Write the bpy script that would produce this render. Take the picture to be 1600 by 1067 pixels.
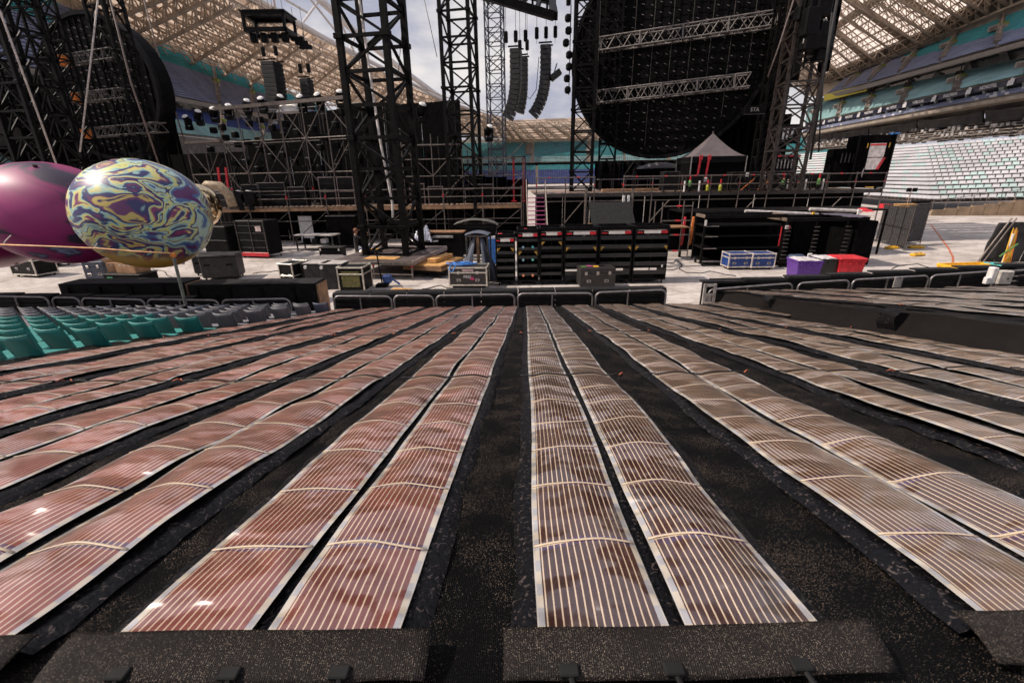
import bpy, math, random
from mathutils import Vector, Matrix, noise
random.seed(7)
V = Vector
R = math.radians
scn = bpy.context.scene
col = scn.collection
for o in list(bpy.data.objects): bpy.data.objects.remove(o)

# ------------------------------------------------------------------ camera
CAM_H, FPX = 4.2, 711.0
PITCH, ROLL = R(19.9), R(0.87)
cF = V((0, math.cos(PITCH), -math.sin(PITCH)))
c0 = V((0, math.sin(PITCH), math.cos(PITCH)))
cR = math.cos(ROLL) * V((1, 0, 0)) - math.sin(ROLL) * c0
cU = math.sin(ROLL) * V((1, 0, 0)) + math.cos(ROLL) * c0
cam_d = bpy.data.cameras.new('camera')
cam = bpy.data.objects.new('camera', cam_d)
col.objects.link(cam)
cam.matrix_world = Matrix(((cR.x, cU.x, -cF.x, 0), (cR.y, cU.y, -cF.y, 0), (cR.z, cU.z, -cF.z, CAM_H), (0, 0, 0, 1)))
cam_d.sensor_width = 36.0
cam_d.lens = FPX / 1600 * 36
cam_d.clip_start, cam_d.clip_end = 0.05, 3000
cam_d.dof.use_dof = True
cam_d.dof.focus_distance = 3.2
cam_d.dof.aperture_fstop = 4.0
scn.camera = cam

# ------------------------------------------------------------------ light
SUN_EL, SUN_FROM = R(48), V((-1.0, -0.06))           # sun stands to the left
sun_dir = V((SUN_FROM.normalized().x * math.cos(SUN_EL), SUN_FROM.normalized().y * math.cos(SUN_EL), math.sin(SUN_EL)))
sl = bpy.data.lights.new('sun', 'SUN')
sl.energy, sl.angle, sl.color = 4.9, R(0.5), (1.0, 0.88, 0.765)
so = bpy.data.objects.new('sun', sl)
col.objects.link(so)
so.rotation_euler = (-sun_dir).to_track_quat('-Z', 'Y').to_euler()
so.location = (0, 0, 80)
world = bpy.data.worlds.new('World')
scn.world = world
world.use_nodes = True
wn, wl = world.node_tree.nodes, world.node_tree.links
wn.clear()
wo = wn.new('ShaderNodeOutputWorld')
bg = wn.new('ShaderNodeBackground')
bg.inputs['Strength'].default_value = 0.044
sky = wn.new('ShaderNodeTexSky')
sky.sky_type = 'NISHITA'
sky.sun_disc = False
sky.sun_elevation = SUN_EL
sky.sun_rotation = math.atan2(SUN_FROM.x, SUN_FROM.y)
sky.air_density, sky.dust_density, sky.ozone_density = 1.0, 1.6, 1.2
tc = wn.new('ShaderNodeTexCoord')
mp = wn.new('ShaderNodeMapping')
mp.inputs['Scale'].default_value = (1.0, 1.0, 2.2)
mp.inputs['Location'].default_value = (0.35, 0.1, 0.2)
nz = wn.new('ShaderNodeTexNoise')
nz.inputs['Scale'].default_value = 4.0
nz.inputs['Detail'].default_value = 9.0
nz.inputs['Roughness'].default_value = 0.58
rp = wn.new('ShaderNodeValToRGB')
rp.color_ramp.elements[0].position = 0.44
rp.color_ramp.elements[1].position = 0.68
mx = wn.new('ShaderNodeMixRGB')
mx.inputs['Color2'].default_value = (20.0, 19.0, 18.6, 1)
hz = wn.new('ShaderNodeMixRGB')
hz.inputs['Fac'].default_value = 0.7
hz.inputs['Color2'].default_value = (13.2, 13.3, 16.2, 1)
wl.new(tc.outputs['Generated'], mp.inputs['Vector'])
wl.new(mp.outputs['Vector'], nz.inputs['Vector'])
wl.new(nz.outputs['Fac'], rp.inputs['Fac'])
wl.new(sky.outputs['Color'], hz.inputs['Color1'])
wl.new(hz.outputs['Color'], mx.inputs['Color1'])
wl.new(rp.outputs['Color'], mx.inputs['Fac'])
wl.new(mx.outputs['Color'], bg.inputs['Color'])
wl.new(bg.outputs['Background'], wo.inputs['Surface'])
scn.view_settings.view_transform = 'Standard'
scn.view_settings.look = 'None'
scn.view_settings.exposure = 0.0
scn.view_settings.gamma = 1.0
scn.view_settings.use_curve_mapping = False
scn.render.engine = 'CYCLES'
scn.cycles.max_bounces = 4
scn.cycles.diffuse_bounces = 2
scn.cycles.glossy_bounces = 3
scn.cycles.transmission_bounces = 3
scn.cycles.adaptive_threshold = 0.03
scn.cycles.caustics_reflective = False
scn.cycles.caustics_refractive = False

# ------------------------------------------------------------------ surveying: photo pixel -> place in the stadium
def ray(x, y): return cF + (x - 800) / FPX * cR - (y - 533.5) / FPX * cU
def G(x, y, z=0.0):
    r = ray(x, y); return V((0, 0, CAM_H)) + r * ((z - CAM_H) / r.z)
def D(x, y, Y):
    r = ray(x, y); return V((0, 0, CAM_H)) + r * (Y / r.y)

# ------------------------------------------------------------------ materials
MATS = {}
def mat(name, c, rough=0.6, metal=0.0, var=0.25, scale=6.0, bump=0.0, bscale=40.0, coat=0.0, c2=None, trans=0.0, emit=0.0, spec=0.5):
    if name in MATS: return MATS[name]
    m = bpy.data.materials.new(name); m.use_nodes = True
    n, l = m.node_tree.nodes, m.node_tree.links
    b = n['Principled BSDF']
    t = n.new('ShaderNodeTexCoord')
    g = n.new('ShaderNodeNewGeometry')
    x = n.new('ShaderNodeTexNoise'); x.inputs['Scale'].default_value = scale; x.inputs['Detail'].default_value = 6
    l.new(g.outputs['Position'], x.inputs['Vector'])
    k = n.new('ShaderNodeMixRGB')
    d = c2 if c2 else tuple(v * (1 - var) for v in c)
    e = c if c2 else tuple(min(1, v * (1 + var)) for v in c)
    k.inputs['Color1'].default_value = (*d, 1); k.inputs['Color2'].default_value = (*e, 1)
    q = n.new('ShaderNodeValToRGB'); q.color_ramp.elements[0].position = 0.35; q.color_ramp.elements[1].position = 0.65
    l.new(x.outputs['Fac'], q.inputs['Fac']); l.new(q.outputs['Color'], k.inputs['Fac'])
    l.new(k.outputs['Color'], b.inputs['Base Color'])
    b.inputs['Roughness'].default_value = rough; b.inputs['Metallic'].default_value = metal
    b.inputs['Specular IOR Level'].default_value = spec
    b.inputs['Coat Weight'].default_value = coat; b.inputs['Coat Roughness'].default_value = 0.1
    b.inputs['Transmission Weight'].default_value = trans
    if emit:
        b.inputs['Emission Color'].default_value = (*c, 1); b.inputs['Emission Strength'].default_value = emit
    if bump:
        y = n.new('ShaderNodeTexNoise'); y.inputs['Scale'].default_value = bscale; y.inputs['Detail'].default_value = 4
        l.new(g.outputs['Position'], y.inputs['Vector'])
        bp = n.new('ShaderNodeBump'); bp.inputs['Strength'].default_value = bump; bp.inputs['Distance'].default_value = 0.02
        l.new(y.outputs['Fac'], bp.inputs['Height']); l.new(bp.outputs['Normal'], b.inputs['Normal'])
    MATS[name] = m
    return m

BLACK = mat('black_paint', (0.005, 0.0045, 0.005), 0.5, 0.0, 0.5, 3.0, 0.1, 60, spec=0.10)
BLACK2 = mat('worn_black_steel', (0.0045, 0.004, 0.004), 0.5, 0.0, 0.6, 5.0, 0.15, 50, spec=0.09)
VOID = mat('black_drape', (0.0035, 0.003, 0.0035), 0.95, 0, 0.4, 4.0, 0.3, 12, spec=0.05)
STEEL = mat('galvanised_tube', (0.15, 0.125, 0.112), 0.42, 0.45, 0.35, 9.0)
DSTEEL = mat('dull_tube', (0.06, 0.052, 0.048), 0.5, 0.4, 0.5, 9.0)
ALU = mat('aluminium_truss', (0.50, 0.46, 0.44), 0.38, 0.8, 0.25, 8.0)
TRIM = mat('aluminium_trim', (0.62, 0.57, 0.50), 0.4, 0.6, 0.2, 8.0)
CASE = mat('black_laminate', (0.009, 0.0085, 0.008), 0.5, 0, 0.4, 6.0, 0.1, 90, spec=0.15)
GREYP = mat('grey_laminate', (0.030, 0.029, 0.030), 0.5, 0, 0.3, 6.0, 0.1, 90, spec=0.25)
WHITE = mat('white_plastic', (0.72, 0.70, 0.68), 0.5, 0, 0.1, 6.0)
RED = mat('red_plastic', (0.55, 0.02, 0.03), 0.4, 0, 0.25, 6.0)
YEL = mat('yellow_plastic', (0.75, 0.42, 0.03), 0.45, 0, 0.2, 6.0)
BLUEP = mat('blue_laminate', (0.012, 0.045, 0.20), 0.4, 0, 0.25, 6.0)
PLY = mat('plywood', (0.55, 0.30, 0.10), 0.6, 0, 0.25, 4.0)
PLYD = mat('dark_plywood', (0.26, 0.14, 0.07), 0.65, 0, 0.3, 4.0)
CARD = mat('cardboard', (0.33, 0.19, 0.10), 0.8, 0, 0.2, 4.0)
RUB = mat('rubber', (0.012, 0.012, 0.012), 0.7, 0, 0.3, spec=0.2)
ORANGE = mat('orange_strap', (0.75, 0.22, 0.04), 0.6, 0, 0.3)
LBLUE = mat('light_blue_plastic', (0.05, 0.22, 0.62), 0.45, 0, 0.25)
CONC = mat('concrete', (0.33, 0.28, 0.23), 0.8, 0, 0.2, 0.8, 0.1, 6)
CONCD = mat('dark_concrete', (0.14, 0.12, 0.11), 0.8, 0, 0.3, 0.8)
ROOFT = mat('roof_tube', (0.52, 0.43, 0.35), 0.5, 0.1, 0.2, 0.5)

# ------------------------------------------------------------------ mesh helpers
class MB:
    def __init__(s): s.v, s.f = [], []
    def add(s, vs, fs):
        k = len(s.v); s.v += [tuple(v) for v in vs]; s.f += [tuple(i + k for i in f) for f in fs]; return s
    def box(s, c, d, b=0.0, rz=0.0):
        x, y, z = d[0] / 2, d[1] / 2, d[2] / 2
        b = min(b, x * .8, y * .8, z * .8)
        P = []; F = []
        def vi(a, b2, c2, ax): return (((a > 0) * 2 + (b2 > 0)) * 2 + (c2 > 0)) * (3 if b else 1) + (ax if b else 0)
        for i in (-1, 1):
            for j in (-1, 1):
                for k in (-1, 1):
                    if b: P += [(i * x, j * (y - b), k * (z - b)), (i * (x - b), j * y, k * (z - b)), (i * (x - b), j * (y - b), k * z)]
                    else: P += [(i * x, j * y, k * z)]
        L = ((-1, -1), (1, -1), (1, 1), (-1, 1))
        for sg in (-1, 1):
            F.append([vi(sg, p, q, 0) for p, q in L]); F.append([vi(p, sg, q, 1) for p, q in L]); F.append([vi(p, q, sg, 2) for p, q in L])
        if b:
            for p in (-1, 1):
                for q in (-1, 1):
                    F.append([vi(p, q, -1, 0), vi(p, q, 1, 0), vi(p, q, 1, 1), vi(p, q, -1, 1)])
                    F.append([vi(p, -1, q, 0), vi(p, 1, q, 0), vi(p, 1, q, 2), vi(p, -1, q, 2)])
                    F.append([vi(-1, p, q, 1), vi(1, p, q, 1), vi(1, p, q, 2), vi(-1, p, q, 2)])
                    for r in (-1, 1): F.append([vi(p, q, r, 0), vi(p, q, r, 1), vi(p, q, r, 2)])
        G2 = []
        for f in F:
            a_, b_, c_ = V(P[f[0]]), V(P[f[1]]), V(P[f[2]])
            cen = sum((V(P[i]) for i in f), V()) / len(f)
            G2.append(f if (b_ - a_).cross(c_ - a_).dot(cen) > 0 else f[::-1])
        cs, sn = math.cos(rz), math.sin(rz)
        return s.add([(c[0] + p[0] * cs - p[1] * sn, c[1] + p[0] * sn + p[1] * cs, c[2] + p[2]) for p in P], G2)
    def tube(s, pts, r, n=6, cap=True, rs=None):
        pts = [V(p) for p in pts]; k = len(s.v); rings = []
        up0 = None
        for i, p in enumerate(pts):
            t = (pts[min(i + 1, len(pts) - 1)] - pts[max(i - 1, 0)]).normalized()
            if up0 is None: up0 = V((0, 0, 1)) if abs(t.z) < .95 else V((1, 0, 0))
            a = t.cross(up0).normalized(); b = a.cross(t).normalized(); up0 = b
            rr = rs[i] if rs else r
            s.v += [tuple(p + (a * math.cos(2 * math.pi * j / n) + b * math.sin(2 * math.pi * j / n)) * rr) for j in range(n)]
        for i in range(len(pts) - 1):
            for j in range(n):
                s.f.append((k + i * n + j, k + i * n + (j + 1) % n, k + (i + 1) * n + (j + 1) % n, k + (i + 1) * n + j))
        if cap:
            s.f.append(tuple(k + j for j in range(n))[::-1]); s.f.append(tuple(k + (len(pts) - 1) * n + j for j in range(n)))
        return s
    def beam(s, p, q, w, d=None):
        p, q = V(p), V(q); t = (q - p).normalized(); d = d or w
        u = V((0, 0, 1)) if abs(t.z) < .95 else V((1, 0, 0))
        a = t.cross(u).normalized() * (w / 2); b = a.cross(t).normalized() * (d / 2)
        vs = [p - a - b, p + a - b, p + a + b, p - a + b, q - a - b, q + a - b, q + a + b, q - a + b]
        return s.add(vs, [(3, 2, 1, 0), (4, 5, 6, 7), (0, 1, 5, 4), (1, 2, 6, 5), (2, 3, 7, 6), (3, 0, 4, 7)])
    def quad(s, a, b, c, d): return s.add([a, b, c, d], [(0, 1, 2, 3)])
    def prism(s, poly, h0, h1, ax=2):
        n = len(poly); vs = []
        for h in (h0, h1):
            for p in poly:
                vs.append((p[0], p[1], h) if ax == 2 else ((p[0], h, p[1]) if ax == 1 else (h, p[0], p[1])))
        return s.add(vs, [tuple(range(n))[::-1], tuple(range(n, 2 * n))] + [(i, (i + 1) % n, n + (i + 1) % n, n + i) for i in range(n)])
    def cyl(s, c, r, h, n=16, ax=2, r2=None):
        r2 = r if r2 is None else r2; vs = []
        for z, rr in ((-h / 2, r), (h / 2, r2)):
            for i in range(n):
                a = 2 * math.pi * i / n; x, y = rr * math.cos(a), rr * math.sin(a)
                p = (x, y, z) if ax == 2 else ((x, z, y) if ax == 1 else (z, x, y))
                vs.append((c[0] + p[0], c[1] + p[1], c[2] + p[2]))
        return s.add(vs, [tuple(range(n))[::-1], tuple(range(n, 2 * n))] + [(i, (i + 1) % n, n + (i + 1) % n, n + i) for i in range(n)])
    def mesh(s, name, m, smooth=False):
        me = bpy.data.meshes.new(name); me.from_pydata(s.v, [], s.f); me.materials.append(m)
        if smooth:
            me.polygons.foreach_set('use_smooth', [True] * len(me.polygons))
        me.update(); return me
    def build(s, name, m, parent=None, smooth=False, loc=None):
        o = bpy.data.objects.new(name, s.mesh(name, m, smooth)); col.objects.link(o); o.parent = parent
        if loc is not None: o.location = loc
        return o

def tag(o, label=None, cat=None, group=None, kind=None):
    for k, v in (('label', label), ('category', cat), ('group', group), ('kind', kind)):
        if v: o[k] = v
    return o
def thing(name, label, cat, loc=(0, 0, 0), rz=0.0, group=None):
    o = bpy.data.objects.new(name, None); col.objects.link(o); o.empty_display_size = 0.2
    o.location = loc; o.rotation_euler = (0, 0, rz)
    return tag(o, label, cat, group)
UNIT = {}
def bar(name, p, q, w, m, parent, d=None, round_=False):
    key = (m.name, round_)
    if key not in UNIT:
        b = MB()
        if round_: b.cyl((0, 0, .5), .5, 1, 8)
        else: b.box((0, 0, .5), (1, 1, 1))
        UNIT[key] = b.mesh('tube' if round_ else 'bar', m, False)
    p, q = V(p), V(q); t = q - p; L = t.length; t = t / L
    u = V((0, 0, 1)) if abs(t.z) < .98 else V((0, 1, 0))
    a = u.cross(t).normalized(); b2 = t.cross(a).normalized()
    d = d or w
    o = bpy.data.objects.new(name, UNIT[key]); col.objects.link(o); o.parent = parent
    o.matrix_basis = Matrix(((a.x * w, b2.x * d, t.x * L, p.x), (a.y * w, b2.y * d, t.y * L, p.y), (a.z * w, b2.z * d, t.z * L, p.z), (0, 0, 0, 1)))
    return o
def boxp(name, c, d, m, parent, b=0.008, rz=0.0):
    return MB().box(c, d, b, rz).build(name, m, parent)
def inst(o, parent, loc=None, name=None):
    c = o.copy(); col.objects.link(c); c.parent = parent
    if loc is not None: c.location = loc
    return c
def lerp(a, b, t): return a + (b - a) * t
def nz3(x, y, z=0.0): return noise.noise(V((x, y, z)))
# ================================================================== THE SETTING
# ---- ground: pale event flooring over the pitch
def ground_mat():
    m = bpy.data.materials.new('event_flooring'); m.use_nodes = True
    n, l = m.node_tree.nodes, m.node_tree.links; b = n['Principled BSDF']
    g = n.new('ShaderNodeNewGeometry')
    mpn = n.new('ShaderNodeMapping'); mpn.inputs['Rotation'].default_value = (0, 0, R(-21)); l.new(g.outputs['Position'], mpn.inputs['Vector'])
    br = n.new('ShaderNodeTexBrick'); br.offset = 0.5
    br.inputs['Scale'].default_value = 1.0; br.inputs['Brick Width'].default_value = 2.4; br.inputs['Row Height'].default_value = 1.2
    br.inputs['Mortar Size'].default_value = 0.012
    br.inputs['Color1'].default_value = (0.58, 0.53, 0.50, 1); br.inputs['Color2'].default_value = (0.52, 0.465, 0.425, 1); br.inputs['Mortar'].default_value = (0.14, 0.12, 0.11, 1)
    l.new(mpn.outputs['Vector'], br.inputs['Vector'])
    x = n.new('ShaderNodeTexNoise'); x.inputs['Scale'].default_value = 0.45; x.inputs['Detail'].default_value = 9; x.inputs['Roughness'].default_value = .65
    l.new(g.outputs['Position'], x.inputs['Vector'])
    q = n.new('ShaderNodeValToRGB'); q.color_ramp.elements[0].position = .38; q.color_ramp.elements[1].position = .58
    q.color_ramp.elements[0].color = (.55, .52, .50, 1); q.color_ramp.elements[1].color = (1, 1, 1, 1)
    l.new(x.outputs['Fac'], q.inputs['Fac'])
    k = n.new('ShaderNodeMixRGB'); k.blend_type = 'MULTIPLY'; k.inputs['Fac'].default_value = .8
    l.new(br.outputs['Color'], k.inputs['Color1']); l.new(q.outputs['Color'], k.inputs['Color2'])
    w = n.new('ShaderNodeTexNoise'); w.inputs['Scale'].default_value = 3.5; w.inputs['Detail'].default_value = 10; l.new(g.outputs['Position'], w.inputs['Vector'])
    q2 = n.new('ShaderNodeValToRGB'); q2.color_ramp.elements[0].position = .36; q2.color_ramp.elements[1].position = .52
    q2.color_ramp.elements[0].color = (.6, .57, .55, 1)
    l.new(w.outputs['Fac'], q2.inputs['Fac'])
    k2 = n.new('ShaderNodeMixRGB'); k2.blend_type = 'MULTIPLY'; k2.inputs['Fac'].default_value = .5
    l.new(k.outputs['Color'], k2.inputs['Color1']); l.new(q2.outputs['Color'], k2.inputs['Color2'])
    l.new(k2.outputs['Color'], b.inputs['Base Color']); b.inputs['Roughness'].default_value = .7
    return m
gm = MB(); gm.quad((-900, -300, 0), (900, -300, 0), (900, 1500, 0), (-900, 1500, 0))
tag(gm.build('ground', ground_mat()), kind='structure')

# ---- seat blocks of the far stands
TEAL = mat('teal_seat', (0.03, 0.27, 0.30), 0.5, 0, 0.2, 0.4)
AQUA = mat('aqua_seat', (0.24, 0.40, 0.41), 0.5, 0, 0.2, 0.4)
BLUES = mat('slate_blue_seat', (0.19, 0.21, 0.31), 0.5, 0, 0.2, 0.4)
DBLUE = mat('deep_blue_seat', (0.04, 0.07, 0.24), 0.5, 0, 0.2, 0.4)
PALE = mat('pale_grey_seat', (0.58, 0.575, 0.60), 0.45, 0, 0.12, 0.25)
PAQUA = mat('pale_aqua_seat', (0.47, 0.59, 0.585), 0.45, 0, 0.15, 0.25)
NAVY = mat('navy_board', (0.012, 0.012, 0.035), 0.4, 0, 0.3, 0.5)
LIME = mat('lime_panel', (0.20, 0.26, 0.03), 0.5, 0, 0.2)
GLASSD = mat('dark_glass', (0.03, 0.03, 0.035), 0.12, 0, 0.3, 0.5)

def seat_into(mb, p, f, w=0.44, tall=0.38):
    """one tip-up seat: p = foot of the backrest, f = facing direction"""
    a = V((-f.y, f.x, 0)) * (w / 2); u = V((0, 0, 1)); th = f * 0.07
    b0 = p + u * .30; b1 = p - f * .10 + u * (.30 + tall)
    vs = [b0 - a, b0 + a, b1 + a, b1 - a, b0 - a - th, b0 + a - th, b1 + a - th, b1 - a - th]
    mb.add(vs, [(0, 1, 2, 3), (7, 6, 5, 4), (3, 2, 6, 7), (0, 3, 7, 4), (2, 1, 5, 6)])
    c0 = p + u * .36; c1 = p + f * .38 + u * .42; dn = u * -.07
    vs = [c0 - a, c0 + a, c1 + a, c1 - a, c0 - a + dn, c0 + a + dn, c1 + a + dn, c1 - a + dn]
    mb.add(vs, [(3, 2, 1, 0), (4, 5, 6, 7), (2, 3, 7, 6), (1, 2, 6, 5), (3, 0, 4, 7)])

def ext(a, b, k0, k1): return a + (b - a) * k0, a + (b - a) * k1
def tier(parent, A, B, rows, pitch, pick, aisles=(), skip=0.0, step_mat=CONC, single=None):
    """A, B: (start, end) of the bottom and the top edge. pick(s, t) -> seat material"""
    A0, A1 = A; B0, B1 = B
    n = int(((A1 - A0).length + (B1 - B0).length) / 2 / pitch)
    st = MB(); blocks = {}; singles = []
    for j in range(rows):
        t = j / rows; t2 = (j + 1) / rows
        L0, L1 = A0.lerp(B0, t), A1.lerp(B1, t); M0, M1 = A0.lerp(B0, t2), A1.lerp(B1, t2)
        # tread and riser
        m0, m1 = V((M0.x, M0.y, L0.z)), V((M1.x, M1.y, L1.z))
        st.quad(L0, L1, m1, m0); st.quad(m0, m1, M1, M0)
        for i in range(n):
            s = (i + .5) / n
            if any(abs(s - c) < w for c, w in aisles): continue
            if skip and random.random() < skip: continue
            p = m0.lerp(m1, s); q = L0.lerp(L1, s)
            f = V((q.x - p.x, q.y - p.y, 0)).normalized()
            c = pick(s, t, i, j)
            if c is None: continue
            p = p + f * 0.15
            if single and single(p, j): singles.append((c, p, f)); continue
            blocks.setdefault(c.name, MB()); seat_into(blocks[c.name], p, f, pitch * .80)
    o = st.build('stepped_tier', step_mat, parent)
    for k, mb in blocks.items(): tag(mb.build('seat_block', MATS[k], parent), kind='stuff')
    return singles

RS = thing('stadium_stand', 'tall stand with white and teal seats behind the stage at right', 'stand', (0, 0, 0))
# edges of the right-hand stand (surveyed), stretched past the picture's edge
def seg(a, b, k1=1.35, k0=0.0): return ext(D(*a), D(*b), k0, k1)
lowA = (V((52, 100, 0.6)), V((44.8, 50, 0.9))); 
white = lambda s, t, i, j: PAQUA if random.random() < .12 + .45 * max(0, min(1, (nz3(s * 3, t * 9 + s * 4, 3) - .12) * 5)) else PALE
# lower tier in two runs: far run beside the stage, near run swinging round the corner
W_a, W_b, W_c = V((54, 110, 0.7)), V((45.3, 50.5, 0.9)), V((52.5, 41.5, 1.6))
U_a, U_b, U_c = D(1248, 243, 120), D(1440, 229, 72), D(1640, 214, 58)
sing = []
near = lambda p, j: j < 5
tier(RS, (W_a, W_b), (U_a, U_b), 15, 0.66, white, [(k / 5, .005) for k in range(1, 5)], step_mat=CONCD)
U_d = U_c + (U_c - U_b) * .9; W_d = W_c + V((9, -9, .4))
sing += tier(RS, (W_b, W_c), (U_b, U_c), 15, 0.66, lambda s, t, i, j: PAQUA if t < .2 + .1 * nz3(s * 6, 2) and s > .45 and random.random() < .8 else white(s, t, i, j), [], single=near, step_mat=CONCD)
sing += tier(RS, (W_c, W_d), (U_c, U_d), 15, 0.66, white, [], single=lambda p, j: j < 3, step_mat=CONCD)
# brown front wall of the corner seating with stepped coping
WALLM = mat('brown_render', (0.24, 0.17, 0.11), .8, 0, .25, 1.2, .1, 8)
for a, b, hh in ((V((41.4, 46.2, 0)), V((45.6, 45.3, 0)), (.55, 1.1)), (V((45.6, 45.3, 0)), V((50, 44.4, 0)), (1.1, 1.75)), (V((50, 44.4, 0)), V((56, 43.2, 0)), (1.75, 2.6)), (V((56, 43.2, 0)), V((63, 41, 0)), (2.6, 3.2))):
    for k in range(4):
        p, q = a.lerp(b, k / 4), a.lerp(b, (k + .96) / 4); h = lerp(*hh, k / 4)
        MB().beam(p + V((0, 0, h / 2)), q + V((0, 0, h / 2)), .3, h).build('wall_panel', WALLM, RS)
        bar('guard_rail', p + V((0, 0, h)), p + V((0, .02, h + .95)), .06, STEEL, RS, round_=True)
        bar('guard_rail', p + V((0, 0, h + .9)), q + V((0, 0, lerp(*hh, (k + 1) / 4) + .9)), .05, STEEL, RS, round_=True)
seat_cache = {}
sing.sort(key=lambda s: s[1].length)
rest = {}
for idx, (c, p, f) in enumerate(sing):
    if idx < 220:
        if c.name not in seat_cache:
            mb = MB(); seat_into(mb, V(), V((0, -1, 0)), .53); seat_cache[c.name] = mb.mesh('seat', c)
        o = bpy.data.objects.new('seat', seat_cache[c.name]); col.objects.link(o); o.parent = RS
        o.location = p; o.rotation_euler = (0, 0, math.atan2(f.y, f.x) + math.pi / 2)
    else:
        rest.setdefault(c.name, MB()); seat_into(rest[c.name], p, f, .53)
for k, mb in rest.items(): tag(mb.build('seat_block', MATS[k], RS), kind='stuff')
# media desks above the white seats: long desk tops, chairs and clutter
md = MB(); md2 = MB(); md3 = MB()
DB0, DB1, DT0, DT1 = D(1258, 236, 122), D(1650, 206, 59), D(1262, 224, 126), D(1650, 172, 66)
for j in range(7):
    t = (j + .3) / 7
    for i in range(74):
        s = (i + .5) / 74 + random.uniform(-.003, .003); p = DB0.lerp(DB1, s).lerp(DT0.lerp(DT1, s), t)
        if random.random() < .8: md.box(p + V((0, 0, .35)), (.5, 1.2, .08), 0, random.uniform(-.2, .2))
        md2.box(p + V((.7, .2, .15)), (.4, .5, random.uniform(.4, .9)), 0)
        if random.random() < .35: md3.box(p + V((-.2, .1, .6)), (.3, .5, .42), 0)
MB().quad(DB0, DB1, DT1, DT0).build('press_tier', CONCD, RS)
tag(md.build('desk_row', mat('desk_top', (.36, .30, .25), .6), RS), kind='stuff')
tag(md2.build('chair_row', mat('dark_chair', (.05, .045, .045), .6), RS), kind='stuff')
tag(md3.build('desk_screens', mat('desk_screen', (.30, .28, .27), .5, var=.6, scale=1.0), RS), kind='stuff')
def band(name, a0, a1, b0, b1, m, parent, th=0.4):
    """slab between two edges given as (px, py, Y) start/end, with real thickness"""
    A0, A1 = seg(a0, a1); B0, B1 = seg(b0, b1)
    d = V((1, .2, 0)).normalized() * th if A0.x > 0 else V((-1, .2, 0)).normalized() * th
    vs = [A0, A1, B1, B0, A0 + d, A1 + d, B1 + d, B0 + d]
    return MB().add(vs, [(0, 1, 2, 3), (7, 6, 5, 4), (0, 4, 5, 1), (3, 2, 6, 7), (1, 5, 6, 2), (0, 3, 7, 4)]).build(name, m, parent)
# hanging drape at the back of the lower tier, in three lengths that sag
DRP = mat('grey_drape', (0.055, 0.05, 0.05), .8, 0, .4, .6, .5, 1.5)
d0, d1 = seg((1256, 226, 127), (1600, 184, 67)); e0, e1 = seg((1256, 214, 127), (1600, 163, 67.3))
for k in range(6):
    mb = MB(); N = 14
    s0, s1 = k / 6, (k + .965) / 6
    for i in range(N + 1):
        s = lerp(s0, s1, i / N); sag = math.sin(math.pi * i / N) * .5
        a, b = d0.lerp(d1, s), e0.lerp(e1, s) - V((0, 0, sag))
        mb.v += [tuple(a), tuple(b), tuple(b + V((.4, .1, 0))), tuple(a + V((.4, .1, 0)))]
    for i in range(N):
        for q in range(4): mb.f.append((i * 4 + q, i * 4 + 4 + q, i * 4 + 4 + (q + 1) % 4, i * 4 + (q + 1) % 4))
    mb.f += [(0, 1, 2, 3), (N * 4 + 3, N * 4 + 2, N * 4 + 1, N * 4)]
    mb.build('drape', DRP, RS)
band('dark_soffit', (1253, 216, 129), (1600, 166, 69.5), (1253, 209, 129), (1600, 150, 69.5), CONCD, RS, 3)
band('balcony_slab', (1253, 213, 124), (1600, 153, 65), (1253, 209.5, 124), (1600, 147, 65), CONC, RS, 2.5)
c0_, c1_ = seg((1255, 209.5, 124.2), (1600, 147, 65.2)); c2_, c3_ = seg((1255, 206, 125.5), (1600, 139, 66.5))
tier(RS, (c0_, c1_), (c2_, c3_), 2, .6, lambda s, t, i, j: BLUES if random.random() > .1 else PALE)
band('box_window', (1256, 209, 127), (1600, 147, 68), (1258, 199, 127), (1600, 124, 68), GLASSD, RS, .5)
w0, w1 = seg((1257, 209, 126.6), (1600, 147, 67.6)); x0, x1 = seg((1258, 199, 126.6), (1600, 124, 67.6))
MULL = mat('mullion', (.30, .36, .36), .5, .2, .2)
for k in range(26):
    s = (k + .3) / 26; bar('mullion', w0.lerp(w1, s), x0.lerp(x1, s), .35 if k % 3 else .7, MULL, RS)
# advertising ribbon with white marks
rb = tag(band('ad_ribbon', (1258, 201, 125), (1600, 128, 66), (1258, 195, 125), (1600, 120.5, 66), NAVY, RS, .5), label='navy ribbon board with rows of white logos and lettering')
r0, r1 = seg((1258, 198, 124.9), (1600, 124.3, 65.9))
PAPER = mat('white_print', (.62, .60, .60), .5, 0, .1)
def text_obj(txt, size, m, parent, M, depth=.004, name='lettering'):
    cu = bpy.data.curves.new('t', 'FONT'); cu.body = txt; cu.size = size; cu.extrude = depth; cu.align_x = 'CENTER'; cu.align_y = 'CENTER'
    to = bpy.data.objects.new('t', cu); col.objects.link(to)
    dg = bpy.context.evaluated_depsgraph_get(); dg.update()
    me = bpy.data.meshes.new_from_object(to.evaluated_get(dg)); bpy.data.objects.remove(to)
    me.materials.clear(); me.materials.append(m)
    o = bpy.data.objects.new(name, me); col.objects.link(o); o.parent = parent; o.matrix_basis = M
    return o
def facing(p, along, up=V((0, 0, 1))):
    a = along.normalized(); n = a.cross(up).normalized(); u = n.cross(a).normalized()
    return Matrix(((a.x, u.x, n.x, p.x), (a.y, u.y, n.y, p.y), (a.z, u.z, n.z, p.z), (0, 0, 0, 1)))
al = (r1 - r0)
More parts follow.
